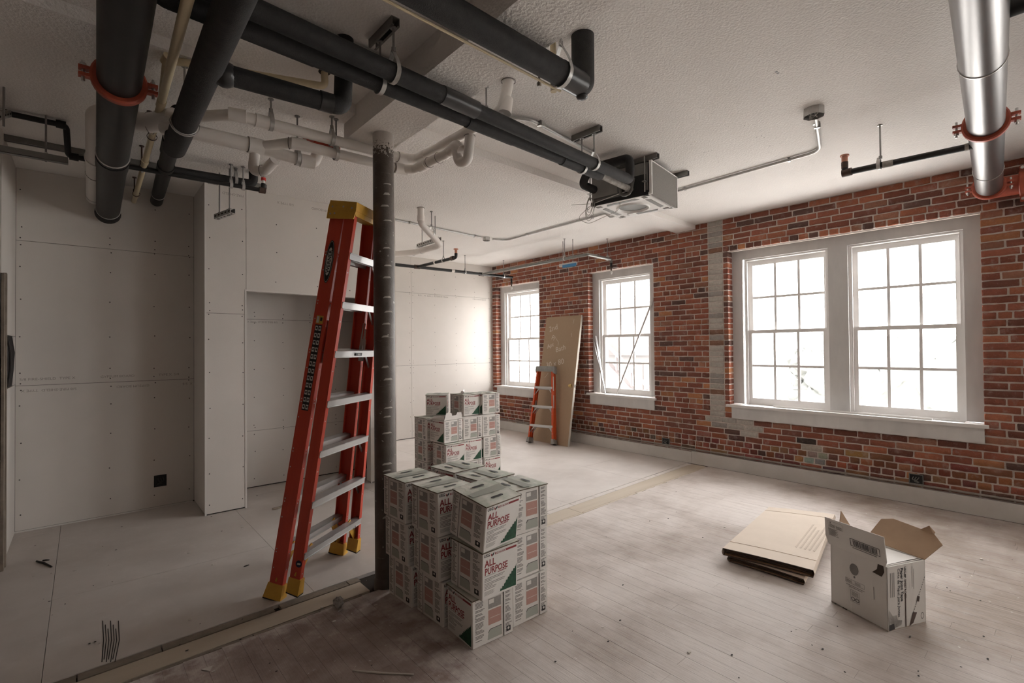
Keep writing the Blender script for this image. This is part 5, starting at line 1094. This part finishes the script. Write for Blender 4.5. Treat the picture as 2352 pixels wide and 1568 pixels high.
c_ = [PZ(1672, 1272, .055), PZ(1846, 1325, .055), PZ(1912, 1200, .055), PZ(1768, 1180, .055)]
t1, h1, P1 = flat('lower flattened brown carton under another on the wood floor', c_, .001, 3, 3)
c_ = [PZ(1660, 1257, .10), PZ(1868, 1308, .10), PZ(1917, 1180, .10), PZ(1766, 1163, .10)]
t2, h2, P2 = flat('upper flattened cream carton lying on another', c_, .002+h1+.002, 4, 5)
m = MB(); zt = .002+h1+.002+h2+.0048
a, b_, c, d = P2
for f_ in (.13, .90):
    p = a+(d-a)*f_; q = b_+(c-b_)*f_
    for k in range(6): g0, g1 = p+(q-p)*k/6, p+(q-p)*(k+1)/6; z_ = lambda f: zt-.0045+math.sin(math.pi*f)*.004+.0008; m.bar((g0.x, g0.y, z_(k/6)), (g1.x, g1.y, z_((k+1)/6)), .004, .0008)
m.build('crease', MT['kraft'], t2, smooth=False)
m = MB()
for k in range(5):
    p = a+(b_-a)*(.70+.05*k)+(d-a)*.28; q = a+(b_-a)*(.70+.05*k)+(d-a)*(.78-.05*(k % 3)); m.bar((p.x, p.y, zt-.0015), (q.x, q.y, zt-.0015), .011, .0006)
m.build('faded_print', mat('faded_print', (.50, .42, .34), .9), t2, smooth=False)
# ================================================================ TAPE CARTON
o_ = V((3.172, .677, 0)); A = V((.128, .295, 0)).normalized(); Bv = V((.295, -.128, 0)).normalized(); A = V((A.x, A.y, 0)); la, lb, hh = .322, .281, .335
tb = thing('tape_carton', 'opened white carton of paper joint tape with raised flaps, standing on the wood floor', 'carton', o_)
Z = V((0, 0, 1)); th = .004
def quadbox(p, e1, e2, nrm, t_=th):
    m = MB(); n_ = nrm*t_; m.hexa([p, p+e1, p+e1+n_, p+n_], [p+e2, p+e1+e2, p+e1+e2+n_, p+e2+n_]); return m
quadbox(o_, A*la, Z*(hh-.0), Bv).build('side_panel', MT['tape_box_white'], tb, smooth=False)
quadbox(o_, Bv*lb, Z*hh, A).build('end_panel', MT['tape_box_white'], tb, smooth=False); quadbox(o_+Bv*(lb-th), A*la, Z*hh, Bv).build('side_panel', MT['tape_box_white'], tb, smooth=False); quadbox(o_+A*(la-th), Bv*lb, Z*hh, A).build('end_panel', MT['tape_box_white'], tb, smooth=False)
m = MB(); m.hexa([o_+Z*.002, o_+A*la+Z*.002, o_+A*la+Bv*lb+Z*.002, o_+Bv*lb+Z*.002], [o_+Z*.006, o_+A*la+Z*.006, o_+A*la+Bv*lb+Z*.006, o_+Bv*lb+Z*.006]); m.build('bottom_panel', MT['kraft'], tb, smooth=False)
i_ = o_+A*.02+Bv*.008+Z*.01
quadbox(i_, Bv*(lb-.016), Z*(hh-.012), A).build('inner_sleeve', MT['carton_white'], tb, smooth=False); quadbox(o_+A*(la*.62), Bv*lb*.96, Z*(hh-.03), A).build('inner_sleeve', MT['carton_white'], tb, smooth=False)
m = MB(); p = o_+Z*(hh-.004)+A*.03; m.add([p+Bv*.01, p+Bv*(lb-.01)+Z*.004, p+A*.20+Bv*(lb-.01)-Z*.006, p+A*.20+Bv*.01-Z*.012], [(0, 1, 2, 3)]); m.build('liner_flap', MT['carton_white'], tb, smooth=False)
lean = (Z*.985-Bv*.17).normalized(); p = o_+A*.012+Z*hh
m = MB(); fl_h = .165; n_ = Bv*.004; vs = [p-A*.004, p+A*(la+.0), p+A*(la+.012)+lean*.05, p+A*(la-.0)+lean*(fl_h*.98), p-A*.018+lean*fl_h, p-A*.014+lean*.03]
m.add(vs+[v+n_ for v in vs], [tuple(range(6)), tuple(range(11, 5, -1))]+[(k, 6+k, 6+(k+1) % 6, (k+1) % 6) for k in range(6)]); lf = m.build('raised_flap', MT['tape_box_white'], tb, smooth=False)
p = o_+Bv*lb+Z*hh; out = (Bv*.80+Z*.52).normalized()      # back flap folded out, brown inside
m = MB(); vs = [p+A*.0, p+A*la, p+A*(la+.01)+out*.17, p+A*(la*.86)+out*.20, p+A*.05+out*.185, p-A*.02+out*.13]; n_ = Z*.004; m.add(vs+[v+n_ for v in vs], [tuple(range(6)), tuple(range(11, 5, -1))]+[(k, 6+k, 6+(k+1) % 6, (k+1) % 6) for k in range(6)]); m.build('brown_flap', MT['kraft'], tb, smooth=False)
m = MB(); q = p+A*.05+out*.18; m.add([q, q+A*.07+Z*.006, q+A*.02+Z*.045, q+out*.02], [(0, 1, 2), (0, 2, 3)]); m.build('torn_corner', MT['kraft'], tb, smooth=False)
p = o_+A*la+Z*hh; out = (A*.55+Z*.85).normalized(); m = MB(); vs = [p+Bv*.02, p+Bv*(lb*.8), p+Bv*(lb*.72)+out*.17, p+Bv*(lb*.5)+out*.10]; n_ = A*.004; m.add(vs+[v+n_ for v in vs], [(0, 1, 2, 3), (7, 6, 5, 4)]+[(k, 4+k, 4+(k+1) % 4, (k+1) % 4) for k in range(4)]); m.build('brown_flap', MT['kraft'], tb, smooth=False)
p = o_+Z*hh; out = (-A*.1-Z*1).normalized()
m = MB(); c0 = o_+A*.018+Z*(hh-.001)-Bv*.0008; m.add([c0, c0+A*.03+Z*.0, c0+A*.035-Z*.03, c0+A*.06-Z*.055, c0+A*.01-Z*.06, c0-A*.004-Z*.03], [tuple(range(6))]); m.build('torn_gap', MT['kraft_dark'], tb, smooth=False)
# print: long side seen from outside, x runs from far corner to near corner
ML = frame(o_+A*la-Bv*.0006, -A, Z); w_, h_ = la, hh; m = MB(); I2 = [MT[q] for q in ('ink_black', 'ink_line', 'rust_fitting', 'tape_box_white', 'paper_grey')]
def fr_(x0, x1, y0, y1, t_=.0016, MM=None):
    for a_ in ((x0, x1, y0, y0+t_), (x0, x1, y1-t_, y1), (x0, x0+t_, y0, y1), (x1-t_, x1, y0, y1)): rect(m, MM or ML, *a_)
m.m = 1; rr = random.Random(9)
c0 = (.44*w_, .74*h_); m.poly([(c0[0]+.026*math.cos(k*math.pi/7), c0[1]+.032*math.sin(k*math.pi/7), .0004) for k in range(14)], ML); rect(m, ML, .43*w_, .46*w_, .60*h_, .635*h_); fr_(.28*w_, .62*w_, .485*h_, .555*h_)
for k in range(3): rect(m, ML, .30*w_, .40*w_, (.50+.014*k)*h_, (.506+.014*k)*h_); rect(m, ML, .45*w_, .55*w_, (.50+.014*k)*h_, (.506+.014*k)*h_)
rect(m, ML, .29*w_, .62*w_, .447*h_, .456*h_); rect(m, ML, .34*w_, .58*w_, .423*h_, .432*h_); fr_(.37*w_, .53*w_, .195*h_, .385*h_)
for k in range(5): rect(m, ML, .39*w_, .51*w_, (.30+.014*k)*h_, (.306+.014*k)*h_)
m.m = 0
for cx in (.415, .49):
    for k in range(10):
        a0, a1 = 2*math.pi*k/10, 2*math.pi*(k+.8)/10; m.poly([(cx*w_+r_*math.cos(a_), .245*h_+r_*math.sin(a_), .0005) for r_, a_ in ((.0075, a0), (.0115, a0), (.0115, a1), (.0075, a1))], ML)
rect(m, ML, .775*w_, .782*w_, .40*h_, .60*h_); m.m = 4; m.poly([(0, .0, .0004), (.30*w_, .0, .0004), (.25*w_, .02*h_, .0004), (.0, .03*h_, .0004)], ML); m.m = 2; rect(m, ML, .22*w_, .30*w_, 0, .018*h_, .0006)
m.build('side_print', I2, tb, smooth=False)
MF = frame(o_+A*(la+.014)+Z*hh-Bv*.0008, -A, lean); m = MB(); m.m = 0
fr_(.45*w_, .96*w_, .045, .088, .003, MF); x = .50*w_
while x < .915*w_: q = rr.choice((.0015, .0025, .004)); rect(m, MF, x, x+q, .051, .082); x += q+rr.choice((.0015, .003))
m.m = 1; rect(m, MF, .48*w_, .9*w_, .034, .039); fr_(.06*w_, .34*w_, .110, .148, .001, MF); m.m = 0; put_text(m, 'CE', .012, MF @ Matrix.Translation((.08*w_, .134, .0004)), .0003, 'LEFT'); m.m = 1
for k in range(3): rect(m, MF, .08*w_, .19*w_, .114+.006*k, .117+.006*k); rect(m, MF, .21*w_, .32*w_, .112+.006*k, .115+.006*k)
for k in range(9): rect(m, MF, .05*w_, (.18+.06*rr.random())*w_, .06+.005*k, .0625+.005*k)
m.build('flap_print', I2, lf, smooth=False)
# narrow end: lettering turned to read downwards
ME = frame(o_-A*.0006, Bv, Z); m = MB(); RT = Matrix.Rotation(R(-90), 4, 'Z')
def down(s, x, y, size, bold, mi): m.m = mi; put_text(m, s, size, ME @ Matrix.Translation((x*lb, y*hh, .0004)) @ RT, bold, 'LEFT')
down('Paper Joint Tape', .345, .95, .026, .0009, 0); down('Cinta de Papel para Juntas', .265, .95, .024, .0003, 0); down('USG', .44, .96, .018, .0006, 0); down('SHEETROCK', .44, .76, .018, .0006, 2)
m.m = 2; rect(m, ME, .445*lb, .475*lb, .02*hh, .55*hh); m.m = 0; m.poly([(.44*lb, .86*hh, .0004), (.48*lb, .84*hh, .0004), (.48*lb, .78*hh, .0004), (.44*lb, .80*hh, .0004)], ME)
m.m = 1
for k in range(3): rect(m, ME, (.07+.045*k)*lb, (.085+.045*k)*lb, (.52-.0*k)*hh, .9*hh)
rect(m, ME, .64*lb, .65*lb, .62*hh, .94*hh); rect(m, ME, .68*lb, .69*lb, .58*hh, .90*hh); m.m = 0
for k in range(16):
    p0 = (.98-.022*k, .74-.036*k); m.poly([(p0[0]*lb, p0[1]*hh, .0004), ((p0[0]-.016)*lb, (p0[1]-.022)*hh, .0004), ((p0[0]-.004)*lb, (p0[1]-.026)*hh, .0004), ((p0[0]+.012)*lb, (p0[1]-.004)*hh, .0004)], ME)
m.m = 2; m.poly([(.55*lb, .01*hh, .0004), (.66*lb, .05*hh, .0004), (.76*lb, .20*hh, .0004), (.65*lb, .22*hh, .0004)], ME); m.poly([(.75*lb, .38*hh, .0004), (.82*lb, .36*hh, .0004), (.84*lb, .44*hh, .0004), (.78*lb, .46*hh, .0004)], ME)
m.m = 4; m.poly([(.02*lb, .02*hh, .0004), (.34*lb, .06*hh, .0004), (.36*lb, .13*hh, .0004), (.25*lb, .15*hh, .0004), (.22*lb, .23*hh, .0004), (.12*lb, .23*hh, .0004), (.03*lb, .33*hh, .0004)], ME); m.m = 0; m.poly([(.02*lb, .01*hh, .0006), (.17*lb, .02*hh, .0006), (.15*lb, .11*hh, .0006), (.03*lb, .10*hh, .0006)], ME)
for k in range(10):
    a0, a1 = 2*math.pi*k/10, 2*math.pi*(k+.9)/10; m.poly([(.90*lb+r_*math.cos(a_)*.7, .13*hh+r_*math.sin(a_), .0005) for r_, a_ in ((.014, a0), (.018, a0), (.018, a1), (.014, a1))], ME)
m.bar  # lettering only
m.build('end_print', I2, tb, smooth=False)
# ================================================================ SMALL LOOSE THINGS
def strip_thing(name, label, p, q, w_, th_, mt='aluminium', group=None):
    t = thing(name, label, 'strip', p, group=group); MB().bar(p, q, w_, th_).build('bar', MT[mt], t, smooth=False); MB().bar(V(p)+V((-.006, .0, 0)), V(q)+V((-.006, 0, 0)), .004, th_*1.6).build('lip', MT[mt], t, smooth=False); return t
strip_thing('metal_strip', 'long thin metal strip slanting across the whole single window', (5.99, 4.52, .80), (5.995, 3.87, 2.19), .012, .014)
strip_thing('metal_strip', 'short metal strip leaning in the window reveal, wider one', (5.94, 4.70, .80), (5.985, 4.90, 1.67), .014, .014); strip_thing('metal_strip', 'short metal strip leaning in the window reveal, thinner one', (5.92, 4.675, .80), (5.985, 4.945, 1.58), .01, .01)
strip_thing('wood_strip', 'long white wood strip lying on the wide window sill', (5.96, 2.3, .803), (5.92, .90, .803), .03, .014, 'sill_white'); strip_thing('wood_strip', 'short white wood strip lying on the wide window sill', (5.985, 1.5, .802), (5.965, .68, .802), .025, .012, 'frame_paint')
t = thing('paper_wad', 'crumpled grey paper wad on the floor board beside the column', 'paper', (1.125, 2.86, 0)); m = MB(); r = random.Random(8); m.ball((1.125, 2.86, .026), .034, 12, 8, (.8, 1.1, .78)); m.v = [(x+r.uniform(-.008, .008), y+r.uniform(-.009, .009), max(.0, z+r.uniform(-.008, .008))) for x, y, z in m.v]; m.build('wad', MT['paper_grey'], t, smooth=False)
m = MB(); m.add([(1.10, 2.80, .001), (1.13, 2.79, .004), (1.135, 2.815, .001), (1.11, 2.82, .006)], [(0, 1, 2, 3)]); m.build('torn_scrap', MT['paper_grey'], t, smooth=False)
def debris(name, label, pts, w_, h_, mt): t = thing(name, label, 'debris', (*pts[0], 0)); MB().tube([(p[0], p[1], h_/2+.0005) for p in pts], [w_*.5, w_*.65, w_*.4][:len(pts)], 6).build('piece', MT[mt], t); return t
def fz(u, v): p = PZ(u, v, 0); return (p.x, p.y)
debris('dark_twig', 'dark bent splinter on the grey floor near the nook', [fz(84, 1290), fz(100, 1294), fz(119, 1303)], .012, .01, 'debris_dark'); debris('dark_twig', 'thin dark splinter beside a longer one near the nook', [fz(98, 1288), fz(106, 1287), fz(113, 1287)], .008, .008, 'debris_dark')
debris('wood_offcut', 'small pale wood offcut on the floor behind the ladder', [fz(625, 1171), fz(637, 1169), fz(660, 1160)], .02, .016, 'wood_edge'); debris('dark_twig', 'short dark splinter on the grey floor before the ladder', [fz(560, 1302), fz(566, 1300), fz(572, 1298)], .007, .006, 'debris_dark')
debris('wood_sliver', 'long pale wood sliver on the brown worn boards', [fz(810, 1541), fz(880, 1547), fz(950, 1550)], .008, .006, 'debris_light')
t = thing('paper_scrap', 'pointed paper scrap on the brown worn boards', 'paper', (*fz(482, 1538), 0)); p = [PZ(u, v, z) for u, v, z in ((470, 1541, .001), (489, 1528, .001), (482, 1541, .006), (462, 1536, .001))]; MB().poly(p).build('scrap', MT['debris_light'], t, smooth=False)
m = MB()
for k in range(7):
    p = [PZ(236+k*6+dx, v, .0006) for dx, v in ((0, 1425+9*(k % 3)), (2, 1470), (-2-k, 1520-6*(k % 2)))]
    for a_, b2_ in zip(p[:-1], p[1:]): m.bar(a_, b2_, .004, .0006)
m.build('scratch_mark', MT['debris_dark'], fl, smooth=False)
r = random.Random(21); m1, m2 = MB(), MB()
for k in range(150):
    u, v = r.uniform(60, 2340), r.uniform(1120, 1560); p = PZ(u, v, 0)
    if not (-.3 < p.x < 5.8 and p.y < 7.2) or (1.38 < p.x < 2.05 and 1.95 < p.y < 2.9): continue
    s = r.uniform(.002, .006) if k % 6 else r.uniform(.006, .012); (m1 if k % 3 else m2).ball((p.x, p.y, s*.3+.001), s, 5, 3, (r.uniform(.6, 2), 1, .3))
cr = tag(m1.build('floor_crumbs', MT['debris_dark']), 'scattered dark crumbs and pale plaster chips over the floor', 'debris', kind='stuff'); tag(m2.build('pale_chips', MT['debris_light'], cr), kind='stuff')
# ================================================================ OUTSIDE THE WINDOWS
t = thing('neighbour_house', 'pale house with a steep gabled roof and outside stair, beyond the strip-lined window', 'building', (20, 15, -4.2))
MB().box((19.5, 12.6, -4.2), (25, 18.2, 1.2)).build('wall', MT['exterior_siding'], t, smooth=False); MB().add([(19.2, 12.3, 1.1), (19.2, 18.5, 1.1), (19.2, 15.4, 4.0), (25.3, 12.3, 1.1), (25.3, 18.5, 1.1), (25.3, 15.4, 4.0)], [(0, 2, 5, 3), (1, 4, 5, 2), (0, 1, 2), (3, 5, 4)]).build('roof', MT['exterior_roof'], t, smooth=False)
MB().bar((18.6, 11.2, -2.2), (18.6, 16.0, 1.9), .35, .25).build('stair_stringer', MT['exterior_wood'], t, smooth=False); MB().bar((18.5, 11.2, -1.2), (18.5, 16.0, 2.9), .12, .12).build('stair_rail', MT['exterior_wood'], t, smooth=False)
for k in range(6): MB().bar((18.55, 11.6+.8*k, -1.9+.68*k), (18.55, 11.6+.8*k, -.9+.68*k), .08, .08).build('baluster', MT['exterior_wood'], t, smooth=False)
for z in (-2.6, -.5):
    wo = MB().box((19.46, 13.2, z), (19.5, 14.0, z+1.2)).build('window', MT['exterior_roof'], t, smooth=False); MB().box((19.44, 13.26, z+.06), (19.47, 13.94, z+1.14)).build('pane', MT['glass_bulb'], wo, smooth=False)
def tree(label, x, y, h, rad, seed):
    t = thing('leafy_tree', label, 'tree', (x, y, -4.2)); MB().tube([(x, y, -4.2), (x+.1, y, -4.2+h*.5)], [.22, .14], 8).build('trunk', MT['exterior_wood'], t)
    r = random.Random(seed); m = MB()
    for k in range(9):
        q = r.uniform(0, 6.28); m.ball((x+math.cos(q)*rad*.55*r.random(), y+math.sin(q)*rad*.7, -4.2+h*.55+r.uniform(-.2, .45)*h*.6), rad*r.uniform(.35, .55), 18, 12)
    m.v = [(a+r.uniform(-.12, .12), b_+r.uniform(-.12, .12), c+r.uniform(-.12, .12)) for a, b_, c in m.v]; m.build('crown', MT['exterior_leaf'], t)
tree('rounded tree outside the wide window, below mid-height', 26, 7.4, 6.2, 1.9, 1); tree('broader tree outside the wide window beside a rounded one', 25, 2.0, 6.6, 2.3, 2); tree('small tree beyond the pair outside the wide window', 34, 8.5, 6.8, 2.4, 3)
